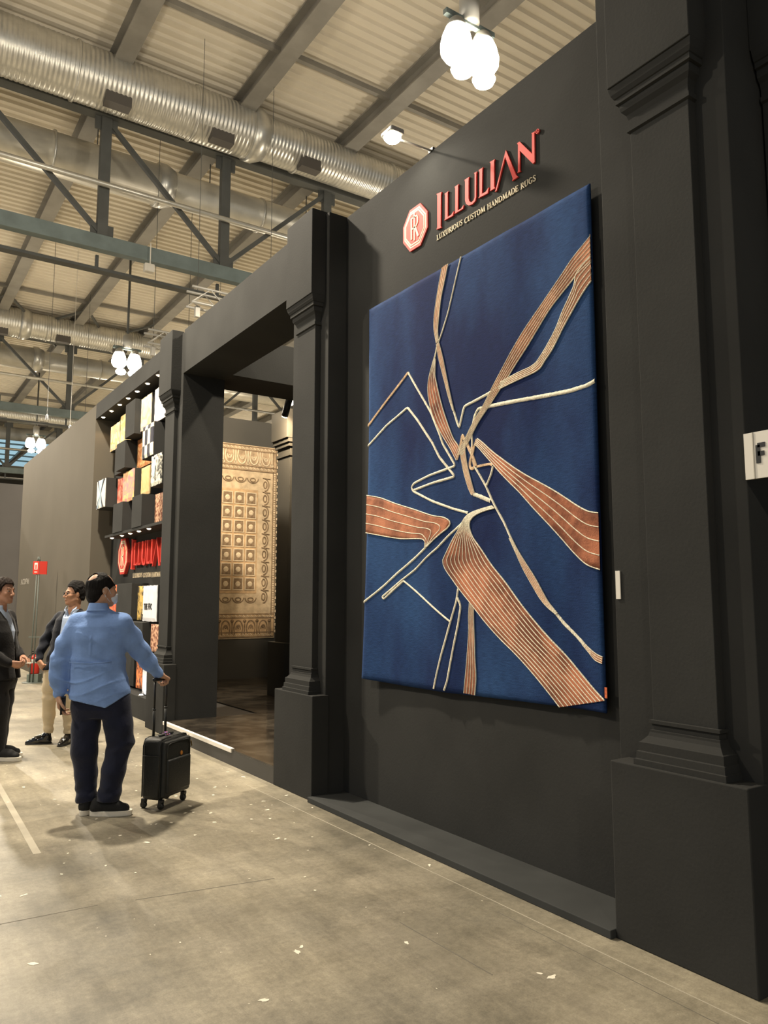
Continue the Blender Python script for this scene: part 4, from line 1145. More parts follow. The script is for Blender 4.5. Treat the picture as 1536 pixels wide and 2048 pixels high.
# ================================================================== PEOPLE (implicit surfaces -> one continuous mesh)
class Field:
    def __init__(self, lo, hi, h):
        self.lo = np.array(lo, float); self.h = h
        n = np.ceil((np.array(hi)-self.lo)/h).astype(int)+1
        self.n = n
        self.ax = [self.lo[i]+h*np.arange(n[i]) for i in range(3)]
        self.f = np.full(n, .2, np.float32)
    def region(self, lo, hi, m=.05):
        s = []
        for i in range(3):
            a = int(np.clip(np.floor((lo[i]-m-self.lo[i])/self.h), 0, self.n[i]-1))
            b = int(np.clip(np.ceil((hi[i]+m-self.lo[i])/self.h)+1, a+1, self.n[i]))
            s.append(slice(a, b))
        s = tuple(s)
        X, Y, Z = np.meshgrid(self.ax[0][s[0]], self.ax[1][s[1]], self.ax[2][s[2]], indexing='ij', sparse=True)
        return s, X, Y, Z
    def blend(self, s, d, k):
        a = self.f[s]; d = d.astype(np.float32)
        if k <= 0: self.f[s] = np.minimum(a, d)
        else:
            h = np.clip(.5+.5*(a-d)/k, 0, 1)
            self.f[s] = a*(1-h)+d*h - k*h*(1-h)
    def cut(self, s, d, k):           # subtract
        a = self.f[s]; d = (-d).astype(np.float32)
        h = np.clip(.5-.5*(a-d)/k, 0, 1)
        self.f[s] = a*(1-h)+d*h + k*h*(1-h)
    def cone(self, a, b, ra, rb, k=.02, sy=1.0):
        a, b = np.array(a, float), np.array(b, float); r = max(ra, rb)
        s, X, Y, Z = self.region(np.minimum(a, b)-r, np.maximum(a, b)+r)
        d = b-a; L2 = max(d@d, 1e-9)
        t = np.clip(((X-a[0])*d[0]+(Y-a[1])*d[1]+(Z-a[2])*d[2])/L2, 0, 1)
        q = np.sqrt((X-a[0]-t*d[0])**2+(Y-a[1]-t*d[1])**2+(Z-a[2]-t*d[2])**2)
        self.blend(s, q-(ra+(rb-ra)*t), k)
    def chain(self, pts, rs, k=.02):
        for i in range(len(pts)-1): self.cone(pts[i], pts[i+1], rs[i], rs[i+1], k)
    def ell(self, c, r, k=.02, R=None, sub=False):
        c = np.array(c, float); r = np.array(r, float); m = max(r)
        s, X, Y, Z = self.region(c-m, c+m)
        x, y, z = X-c[0], Y-c[1], Z-c[2]
        if R is not None:
            x, y, z = (R[0][0]*x+R[1][0]*y+R[2][0]*z, R[0][1]*x+R[1][1]*y+R[2][1]*z, R[0][2]*x+R[1][2]*y+R[2][2]*z)
        q = np.sqrt((x/r[0])**2+(y/r[1])**2+(z/r[2])**2)
        q2 = np.sqrt((x/r[0]**2)**2+(y/r[1]**2)**2+(z/r[2]**2)**2)
        d = q*(q-1)/np.maximum(q2, 1e-6)
        if sub: self.cut(s, d, k)
        else: self.blend(s, d, k)
    def stack(self, secs, k=.02, p=2.3):
        """horizontal sections (z, cx, cy, rx, ry, turn)"""
        S_ = np.array(secs, float); S_ = S_[np.argsort(S_[:, 0])]
        zs = self.ax[2]
        r = S_[:, 3:5].max()
        lo = np.array([S_[:, 1].min()-r, S_[:, 2].min()-r, S_[0, 0]]); hi = np.array([S_[:, 1].max()+r, S_[:, 2].max()+r, S_[-1, 0]])
        s, X, Y, Z = self.region(lo, hi)
        zz = np.clip(Z, S_[0, 0], S_[-1, 0])
        def I(j):
            # smooth interpolation
            return np.interp(zz, S_[:, 0], S_[:, j])
        cx, cy, rx, ry, tn = I(1), I(2), I(3), I(4), I(5)
        c, sn = np.cos(tn), np.sin(tn)
        x = (X-cx)*c+(Y-cy)*sn; y = -(X-cx)*sn+(Y-cy)*c
        q = (np.abs(x/rx)**p+np.abs(y/ry)**p)**(1/p)
        d = (q-1)*np.minimum(rx, ry)
        d = np.maximum(d, np.abs(Z-zz)*1.0+np.minimum(d, 0)*0.0-0.0) if False else np.where(Z != zz, np.sqrt(np.maximum(d, 0)**2+(Z-zz)**2), d)
        self.blend(s, d, k)
    def add(self, fn):
        X, Y, Z = np.meshgrid(*self.ax, indexing='ij', sparse=True)
        self.f = self.f+fn(X, Y, Z).astype(np.float32)
    def limit(self, fn):
        X, Y, Z = np.meshgrid(*self.ax, indexing='ij', sparse=True)
        self.f = np.maximum(self.f, fn(X, Y, Z).astype(np.float32))
    def mesh(self, smooth_iter=1):
        f = self.f; h = self.h
        f[0] = f[-1] = .2; f[:, 0] = f[:, -1] = .2; f[:, :, 0] = f[:, :, -1] = .2
        ins = f < 0
        c = np.zeros(tuple(np.array(f.shape)-1), np.int8)
        for dx in (0, 1):
            for dy in (0, 1):
                for dz in (0, 1):
                    c += ins[dx:f.shape[0]-1+dx, dy:f.shape[1]-1+dy, dz:f.shape[2]-1+dz]
        act = np.argwhere((c > 0) & (c < 8))
        idx = -np.ones(c.shape, np.int64); idx[act[:, 0], act[:, 1], act[:, 2]] = np.arange(len(act))
        acc = np.zeros((len(act), 3)); cnt = np.zeros(len(act))
        C = [(0,0,0),(1,0,0),(0,1,0),(1,1,0),(0,0,1),(1,0,1),(0,1,1),(1,1,1)]
        for i, j in ((0,1),(2,3),(4,5),(6,7),(0,2),(1,3),(4,6),(5,7),(0,4),(1,5),(2,6),(3,7)):
            a, b = np.array(C[i]), np.array(C[j])
            va = f[act[:, 0]+a[0], act[:, 1]+a[1], act[:, 2]+a[2]]; vb = f[act[:, 0]+b[0], act[:, 1]+b[1], act[:, 2]+b[2]]
            m = (va < 0) != (vb < 0)
            t = np.where(m, va/np.where(va == vb, 1, va-vb), 0)
            acc[m] += (a+(b-a)*t[:, None])[m]; cnt[m] += 1
        V = self.lo+(act+acc/cnt[:, None])*h
        quads = []
        for ax in range(3):
            o = [0, 1, 2]; o.remove(ax); u, w = o
            sl0 = [slice(1, -1)]*3; sl0[ax] = slice(0, -1); sl1 = [slice(1, -1)]*3; sl1[ax] = slice(1, None)
            A, B = ins[tuple(sl0)], ins[tuple(sl1)]
            e = np.argwhere(A != B)
            if len(e) == 0: continue
            off = np.ones(3, int); off[ax] = 0; g = e+off
            du = np.zeros(3, int); du[u] = 1; dw = np.zeros(3, int); dw[w] = 1
            q = np.stack([idx[tuple((g-du-dw).T)], idx[tuple((g-dw).T)], idx[tuple(g.T)], idx[tuple((g-du).T)]], 1)
            fl_ = A[tuple(e.T)]
            if ax == 1: fl_ = ~fl_
            q[~fl_] = q[~fl_][:, ::-1]
            quads.append(q)
        Q = np.concatenate(quads)
        # light Laplacian relaxation keeps the surface from looking stepped
        for _ in range(smooth_iter):
            sm = np.zeros_like(V); n = np.zeros(len(V))
            for k in range(4):
                np.add.at(sm, Q[:, k], V[Q[:, (k+1) % 4]]); np.add.at(n, Q[:, k], 1)
                np.add.at(sm, Q[:, k], V[Q[:, (k-1) % 4]]); np.add.at(n, Q[:, k], 1)
            V = V*.5+.5*sm/np.maximum(n, 1)[:, None]
        return V, Q
    def build(self, name, material, parent, smooth_iter=1):
        V, Q = self.mesh(smooth_iter)
        me = bpy.data.meshes.new(name)
        me.vertices.add(len(V)); me.vertices.foreach_set('co', V.astype(np.float32).ravel())
        me.loops.add(len(Q)*4); me.loops.foreach_set('vertex_index', Q.astype(np.int32).ravel())
        me.polygons.add(len(Q)); me.polygons.foreach_set('loop_start', np.arange(0, len(Q)*4, 4, dtype=np.int32))
        me.update(calc_edges=True); me.validate()
        me.polygons.foreach_set('use_smooth', np.ones(len(me.polygons), bool))
        o = bpy.data.objects.new(name, me); COL.objects.link(o)
        me.materials.append(material)
        o.parent = parent
        return o

def hash_wr(X, Y, Z, s=1.0, seed=0):
    """folded-cloth relief: a few crossed, warped waves"""
    a = np.sin(s*(21*X+9*Z+7*Y)+2.1*np.sin(s*(8*Z-5*X)+seed)+seed)
    b = np.sin(s*(13*Z-17*X+11*Y)+1.7*np.sin(s*(11*X+4*Z)+2*seed)+1.3*seed)
    c = np.sin(s*(34*Z+12*X-9*Y)+2.4*np.sin(s*(9*X-13*Y)+.7*seed)+.4)
    return (a+b+.7*c)/2.7

SKIN1 = mat('skin_tan', (.50,.285,.185), .5, var=.08, scale=18, spec=.35)
SKIN2 = mat('skin_warm', (.52,.27,.16), .5, var=.08, scale=18, spec=.35)
SKIN3 = mat('skin_ruddy', (.46,.24,.155), .5, var=.08, scale=18, spec=.35)
HAIR = mat('hair_black', (.007,.0055,.005), .7, spec=.2, var=.3, scale=50, bump=.8, bscale=90, stretch=(1,1,.25))
HAIR_B = mat('hair_brown', (.018,.011,.008), .7, spec=.2, var=.3, scale=50, bump=.8, bscale=90, stretch=(1,1,.25))
EYEW = mat('eye_white', (.50,.44,.40), .5, spec=.2); EYED = mat('eye_dark', (.02,.012,.01), .2)
LIP = mat('lip', (.42,.16,.12), .5)

def rotz(a):
    c, s = math.cos(a), math.sin(a)
    return np.array([[c,-s,0],[s,c,0],[0,0,1.0]])
class HeadFrame:
    def __init__(self, c, ang, nod=0.0, sc=1.0):
        """ang: facing direction; forward = (sin ang, cos ang) in (right, away)"""
        self.c = np.array(c, float)
        fw = np.array([math.sin(ang), math.cos(ang), 0]); rt = np.array([math.cos(ang), -math.sin(ang), 0]); up = np.array([0,0,1.0])
        fw2 = fw*math.cos(nod)-up*math.sin(nod); up2 = up*math.cos(nod)+fw*math.sin(nod)
        self.M = np.stack([rt, fw2, up2], 1)*sc
        self.R = np.stack([rt, fw2, up2], 1); self.sc = sc
    def __call__(self, x, y, z): return self.c+self.M@np.array([x, y, z])
def head_prims(F, H, neck=None):
    s = H.sc
    e = lambda c, r, k=.02, sub=False: F.ell(H(*c), np.array(r)*s, k, H.R, sub)
    e((0,-.014,.036), (.076,.097,.086), .01)
    e((0,.030,-.028), (.062,.064,.084), .03)
    e((0,.036,-.076), (.050,.048,.038), .02)
    F.cone(H(0,.074,-.100), H(0,.070,-.098), .020*s, .018*s, .02)
    for sx in (-1, 1):
        F.cone(H(sx*.058,.0,-.055), H(sx*.028,.062,-.096), .022*s, .02*s, .02)
        e((sx*.040,.062,-.022), (.026,.026,.024), .02)
    F.cone(H(-.036,.082,.026), H(.036,.082,.026), .011*s, .011*s, .014)
    for sx in (-1, 1): e((sx*.033,.102,.004), (.019,.016,.012), .010, True)
    F.cone(H(0,.090,.014), H(0,.113,-.030), .0075*s, .0125*s, .010)
    for sx in (-1, 1): e((sx*.012,.100,-.036), (.010,.010,.008), .006)
    e((0,.088,-.062), (.026,.014,.008), .006); e((0,.086,-.074), (.022,.013,.008), .005)
    for sx in (-1, 1): 
        e((sx*.079,-.008,-.004), (.010,.022,.034), .006)
    # neck
    F.cone(H(0,-.022,-.05), H(0,-.038,-.165) if neck is None else neck, .056*s, .060*s, .025)
def head_extras(H, parent, eyes=True):
    if not eyes: return
    for sx in (-1, 1):
        for m, off, r in ((EYEW, -.001, .0112), (EYED, .0055, .0068)):
            c = H(sx*.033, .0775+off, .004)
            mb = MB()
            n = 10
            prof = [(r*math.sin(PI*i/8), -r*math.cos(PI*i/8)) for i in range(9)]
            prof = [(max(a, 1e-6), b) for a, b in prof]
            mb.lathe(prof, tuple(c), 12)
            mb.build('eye', m, parent, True)
def hair_field(H, hl, thick=.014, top=0.0, h=.006, bald=None, lump=.003, seed=0):
    lo = H.c-np.array([.17,.17,.17]); hi = H.c+np.array([.17,.17,.19])
    F = Field(lo, hi, h)
    s = H.sc
    F.ell(H(0,-.014,.036), np.array((.076+thick,.097+thick,.086+thick+top))*s, .005, H.R)
    F.ell(H(0,-.055,-.035), np.array((.064+thick*.5,.052+thick*.4,.075))*s, .02, H.R)
    X, Y, Z = np.meshgrid(*F.ax, indexing='ij')
    P = np.stack([X-H.c[0], Y-H.c[1], Z-H.c[2]], -1)@H.R/s
    x, y, z = P[..., 0], P[..., 1], P[..., 2]
    ys = np.array([q[0] for q in hl]); zs = np.array([q[1] for q in hl])
    cutz = np.interp(y, ys, zs)
    f = F.f+lump*hash_wr(x*3, y*3, z*3, 1.4, seed).astype(np.float32)
    f = np.maximum(f, ((cutz-z)*.75).astype(np.float32))
    # open around the ears
    ear = np.sqrt(((np.abs(x)-.085)/.03)**2+((y-.0)/.026)**2+((z+.012)/.036)**2)-1
    f = np.maximum(f, (-ear*.026).astype(np.float32))
    if bald is not None:
        for c, r in bald:
            d = np.sqrt(((x-c[0])/r[0])**2+((y-c[1])/r[1])**2+((z-c[2])/r[2])**2)-1
            f = np.maximum(f, (-d*min(r)).astype(np.float32))
    F.f = f
    return F
def unit(v): v = np.array(v, float); return v/np.linalg.norm(v)
def hand(F, wrist, d, palm, thumb_side, curl=(.5,.5,.5,.5), spread=.0, tcurl=.5, sc=1.0, bend0=0.0):
    """palm box, four fingers and a thumb; d = hand direction, palm = palm normal, thumb_side = +1/-1 along lateral"""
    w = np.array(wrist, float); d = unit(d); n = unit(np.array(palm)-d*np.dot(palm, d)); lat = np.cross(d, n)*thumb_side
    F.cone(w-d*.03, w+d*.02, .027*sc, .026*sc, .012)
    for o in (-.026, -.009, .009, .026):
        F.cone(w+d*.015*sc+lat*o*.7*sc, w+d*.082*sc+lat*o*sc, .0155*sc, .0135*sc, .010)
    L = ((.040,.026,.020), (.046,.030,.022), (.043,.028,.021), (.034,.021,.018))
    for i, o in enumerate((.029, .0097, -.0097, -.028)):
        p = w+d*(.084-(.006 if i == 3 else 0))*sc+lat*o*sc; ang = bend0
        dd = d+lat*spread*(1.5-i)*.3; dd = unit(dd)
        r = .0098*sc
        for j in range(3):
            ang += curl[i]*(1.0 if j == 0 else 1.15)
            v = dd*math.cos(ang)+n*math.sin(ang)
            q = p+v*L[i][j]*sc
            F.cone(p, q, r, r*.90, .004); p = q; r *= .92
    p = w+d*.022*sc+lat*.026*sc+n*.006*sc
    v = unit(d*.65+lat*.75+n*.25); q = p+v*.042*sc; F.cone(p, q, .0155*sc, .012*sc, .010); p = q
    for l in (.032, .026):
        v = unit(v*math.cos(tcurl)+unit(d*.6-lat*.6+n*.7)*math.sin(tcurl)); q = p+v*l*sc; F.cone(p, q, .0115*sc, .0095*sc, .004); p = q

def cloth_mat(name, col, rough=.85, var=.1, sheen=.2, bump=.25, bscale=55, weave=0):
    m = mat(name, col, rough, var=var, scale=10, bump=bump, bscale=bscale, sheen=sheen, spec=.25)
    return m
SHIRT = cloth_mat('blue_linen', (.205,.335,.660), .85, .08, .05)
NAVY = cloth_mat('navy_trousers', (.010,.013,.032), .8, .18, .15)
BLAZER = cloth_mat('navy_blazer', (.0065,.0085,.016), .8, .15, .12)
SUITB = cloth_mat('black_suit', (.007,.0065,.007), .8, .15, .12)
CREAMT = cloth_mat('cream_cotton', (.66,.54,.36), .8, .06)
PALEBLUE = cloth_mat('pale_blue_cotton', (.46,.56,.74), .8, .06)
SHOEB = mat('suede_black', (.010,.010,.010), .8, bump=.2, scale=40)
LEATHER = mat('patent_leather', (.010,.009,.008), .12, coat=.6)
SOLE = mat('white_sole', (.84,.78,.66), .6)
MASK = mat('mask_white', (.70,.76,.84), .8)

def shoe(parent, heel, ang, length=.29, w=.052, sole_m=SOLE, upper_m=SHOEB, style='sneaker', h=.005):
    """heel: (right, away); ang: pointing direction (sin, cos)"""
    fw = np.array([math.sin(ang), math.cos(ang), 0]); rt = np.array([math.cos(ang), -math.sin(ang), 0])
    P = lambda l, s, z: np.array([heel[0], heel[1], 0])+fw*l+rt*s+np.array([0,0,z])
    lo = np.minimum(P(-.06,-.12,0), P(length+.06,.12,0)); hi = np.maximum(P(-.06,.12,0), P(length+.06,-.12,0))
    lo = np.minimum(lo, np.minimum(P(-.06,.12,0), P(length+.06,-.12,0))); hi = np.maximum(hi, np.maximum(P(-.06,-.12,0), P(length+.06,.12,0)))
    lo[2] = -.02; hi[2] = .20
    F = Field(lo, hi, h)
    th = .037 if style == 'sneaker' else .014
    # upper
    F.cone(P(.045,0,th+.022), P(.05,0,.095), .040, .036, .02)
    F.cone(P(.045,0,th+.020), P(length*.55,0,th+.024), .040, .040, .02)
    F.cone(P(length*.55,0,th+.020), P(length-.055,.004,th+.010), .043, .036 if style == 'sneaker' else .030, .02)
    F.cone(P(.06,0,.085), P(length*.62,0,th+.035), .034, .028, .03)
    if style != 'sneaker': F.cone(P(length*.7,0,th+.01), P(length-.02,0,th+.006), .030, .020, .02)
    F.limit(lambda X, Y, Z: th-.002-Z)
    up = F.build('shoe_upper', upper_m, parent, 1)
    mb = MB(); n = 28; ring = []
    for i in range(n):
        a = 2*PI*i/n; c, s_ = math.cos(a), math.sin(a)
        l = length/2+length/2*math.copysign(abs(c)**.75, c)
        wd = (w if c > -.2 else w*.84)*math.copysign(abs(s_)**.8, s_)
        ring.append((l, wd))
    v = [tuple(P(l, s_, 0.0)) for l, s_ in ring]+[tuple(P(length/2+(l-length/2)*1.01, s_*1.0, th)) for l, s_ in ring]
    f = [tuple(range(n)), tuple(range(2*n-1, n-1, -1))]+[(i, n+i, n+(i+1) % n, (i+1) % n) for i in range(n)]
    mb.add(v, f).build('shoe_sole', sole_m, up, False, bevel=.004)
    return up

# ------------------------------------------------------------------ man in the blue shirt
def man_blue():
    base = (1.52, 5.988, 0)
    t = thing('person', 'person seen from behind in light blue shirt and navy trousers, hand on suitcase handle', 'person', base, -YAW)
    H = HeadFrame((-.042, .02, 1.628), math.radians(48), .04, 1.02)
    shL, elL, wrL = (-.215,.0,1.375), (-.312,-.055,1.10), (-.292,-.07,.885)
    shR, elR, wrR = (.125,.02,1.375), (.222,.15,1.165), (.318,.275,.998)
    F = Field((-.46,-.24,.02), (.50,.46,1.80), .006)
    head_prims(F, H, (-.052,-.004,1.455))
    F.cone((-.052,-.004,1.45), (-.045,.0,1.36), .058, .06, .03)
    F.stack([(.90,-.01,0,.14,.10,0),(1.1,-.035,0,.13,.09,0),(1.36,-.045,0,.15,.08,0)], .03)
    F.chain([shL, elL, wrL], [.04,.036,.027]); F.chain([shR, elR, wrR], [.04,.036,.027])
    F.cone((-.045,0,1.36), shL, .06, .045); F.cone((-.045,0,1.36), shR, .06, .045)
    F.chain([(-.10,0,.88), (-.115,.0,.46), (-.095,.03,.09)], [.07,.055,.04]); F.chain([(.09,0,.88), (.14,.0,.50), (.075,.0,.09)], [.07,.055,.04])
    # right hand closes over the suitcase handle; left hand hangs holding a phone
    hand(F, (.335,.296,.978), (.35,.62,-.35), (-.25,-.1,-.95), 1, (1.0,1.0,1.0,1.0), 0, .5, 1.0, .25)
    hand(F, (-.290,-.075,.862), (.10,.02,-1), (.95,.25,.0), 1, (.35,.4,.45,.5), 0, .4, 1.0, .1)
    body = F.build('body', SKIN1, t, 1)
    head_extras(H, t)
    HF = hair_field(H, [(-.13,-.108),(-.06,-.105),(-.03,-.055),(.0,-.02),(.025,.0),(.045,.02),(.06,.035),(.13,.03)], .010, 0, .005,
                    bald=[((.010,-.078,.088),(.040,.042,.038)), ((.0,.075,.095),(.075,.070,.060))], seed=2)
    HF.build('hair', HAIR, t, 1)
    # face mask with ear loop
    G = Field(H.c-.16, H.c+.16, .005)
    G.ell(H(0,.052,-.062), (.060,.062,.050), .01, H.R); G.cone(H(0,.105,-.03), H(0,.10,-.08), .018, .02, .02)
    X, Y, Z = np.meshgrid(*G.ax, indexing='ij'); P = np.stack([X-H.c[0], Y-H.c[1], Z-H.c[2]], -1)@H.R
    G.f = np.maximum(G.f, (.035-P[..., 1]).astype(np.float32)); G.f = np.maximum(G.f, (P[..., 2]+.022).astype(np.float32))
    mk = G.build('face_mask', MASK, t, 1)
    for sx in (-1, 1):
        MB().tube([tuple(H(sx*.066,.045,-.03)), tuple(H(sx*.084,.012,.012)), tuple(H(sx*.088,-.016,.018)), tuple(H(sx*.086,-.022,-.01)), tuple(H(sx*.078,.0,-.05)), tuple(H(sx*.064,.042,-.085))], .0022, 6).build('ear_loop', MASK, mk, True)
    # shirt: torso, sleeves, collar
    F = Field((-.47,-.26,.74), (.42,.40,1.60), .006)
    tw = .12
    F.stack([(.76,-.010,.0,.226,.166,tw),(.90,-.018,.0,.212,.158,tw),(1.02,-.036,.0,.196,.143,tw),(1.14,-.043,.0,.192,.138,tw),(1.27,-.046,-.004,.198,.135,tw),(1.36,-.047,-.004,.182,.115,tw),(1.42,-.046,.0,.120,.085,tw),(1.47,-.044,.008,.075,.070,tw)], .02)
    F.cone((-.045,.0,1.435), (-.205,.0,1.385), .060, .066, .04); F.cone((-.045,.0,1.435), (.120,.015,1.385), .060, .066, .04)
    F.chain([(-.205,.0,1.365), (-.268,-.03,1.24), (-.308,-.055,1.10), (-.306,-.065,.985), (-.293,-.07,.895)], [.075,.068,.061,.053,.041], .05)
    F.chain([(.120,.02,1.365), (.172,.085,1.265), (.222,.15,1.165), (.275,.215,1.075), (.318,.272,1.000)], [.077,.069,.061,.053,.042], .05)
    for a, b in (((-.294,-.070,.905), (-.2915,-.072,.880)), ((.310,.262,1.014), (.324,.280,.990))): F.cone(a, b, .043, .043, .006)
    F.stack([(1.44,-.050,-.004,.092,.085,0),(1.478,-.052,-.008,.074,.072,0),(1.500,-.054,-.012,.069,.067,0)], .02)
    F.add(lambda X, Y, Z: .0035*hash_wr(X, Y, Z, 1.5, 1.0) - .012*(1-np.abs(np.sin(34*Z+3*np.sin(7*X+3)+5*X)))**3*np.exp(-((Z-.94)/.08)**2)*np.clip(.25-X,0,.2)*4
          - .007*(1-np.abs(np.sin(27*Z+2*np.sin(9*X)+1)))**4*np.exp(-((Z-1.27)/.05)**2)*(np.abs(X+.03) < .14) - .006*np.exp(-((X+.05)/.006)**2)*np.clip((Z-1.1)*8,0,1)*(Y < 0)*np.clip((1.33-Z)*20,0,1)
          + .004*np.sin(58*Z+4*np.sin(9*X))*np.exp(-((Z-1.12)/.03)**2)*(X < .15)
          + .0035*np.sin(46*(Z+.7*X)+2*np.sin(16*X))*np.clip((np.abs(X+.03)-.19)/.05,0,1))
    # shirt tail: point at the back right, higher at the side seams
    F.limit(lambda X, Y, Z: (np.interp(X, [-.25,-.10,.03,.075,.13,.20,.30], [.842,.822,.792,.780,.815,.868,.88])-Z)*(X > -.242)*(X < .24)+(-.1)*((X <= -.242) | (X >= .24))+0*Y)
    # open the neck
    d = H(0,-.02,-.09)
    F.ell((-.052,-.006,1.515), (.060,.060,.034), .006, None, True)
    sh = F.build('shirt', SHIRT, t, 1)
    MB().tube([(-.20,-.139,1.105),(-.12,-.156,1.100),(-.04,-.150,1.097),(.04,-.136,1.102),(.10,-.118,1.108)], .0035, 6).build('back_crease', SHIRT, sh, True)
    G = Field((-.17,-.14,1.42), (.10,.16,1.58), .005)
    G.stack([(1.462,-.052,-.014,.092,.088,.3),(1.485,-.053,-.012,.077,.074,.3),(1.515,-.054,-.010,.069,.068,.3),(1.532,-.054,-.008,.066,.066,.3)], .004)
    G.ell((-.052,.0,1.54), (.060,.064,.10), .004, None, True)
    G.limit(lambda X, Y, Z: (1.470+.10*np.maximum(Y+.02,0)-Z)+0*X)
    G.build('collar', SHIRT, sh, 1)
    # trousers
    F = Field((-.28,-.22,.05), (.30,.24,.96), .006)
    F.stack([(.70,-.004,.0,.175,.105,.1),(.76,-.006,.0,.200,.132,.1),(.82,-.008,.0,.195,.130,.1),(.88,-.008,.0,.18,.12,.1),(.94,-.02,0,.16,.11,.1)], .05)
    F.chain([(-.105,.0,.80), (-.110,-.005,.62), (-.112,-.01,.45), (-.105,.02,.28), (-.092,.035,.10)], [.108,.098,.088,.078,.076], .03)
    F.chain([(.100,.0,.80), (.130,.0,.64), (.142,.01,.52), (.108,-.01,.32), (.075,-.01,.10)], [.108,.100,.090,.080,.082], .03)
    F.add(lambda X, Y, Z: .0055*hash_wr(X, Y, Z, .9, 3.0)+.006*np.sin(60*Z+9*X+3*np.sin(20*X))*(np.exp(-((Z-.14)/.07)**2)+.8*np.exp(-((Z-.50)/.06)**2)*(X > 0)))
    F.limit(lambda X, Y, Z: (.092+.018*np.sin(11*X+1)-Z)+0*Y)
    F.build('trousers', NAVY, t, 1)
    shoe(t, (-.108,-.035), math.radians(12), .285)
    shoe(t, (-.050,-.02), math.radians(84), .30)
    # wristwatch
    MB().tube([(-.2905,-.073,.878), (-.2890,-.075,.858)], .0335, 16).build('wristwatch', BLACK, t, True)
    # phone held in the left hand
    ph = thing('smartphone', 'black phone held in the lowered left hand of the blue-shirted man', 'phone', base, -YAW)
    MB().box(-.262, -.252, -.115, -.040, .725, .855).build('case', BLACK, ph, bevel=.003)
    MB().box(-.2515, -.2505, -.111, -.044, .73, .85).build('screen', mat('phone_screen', (.01,.01,.012), .08), ph)
    return t
man_blue()

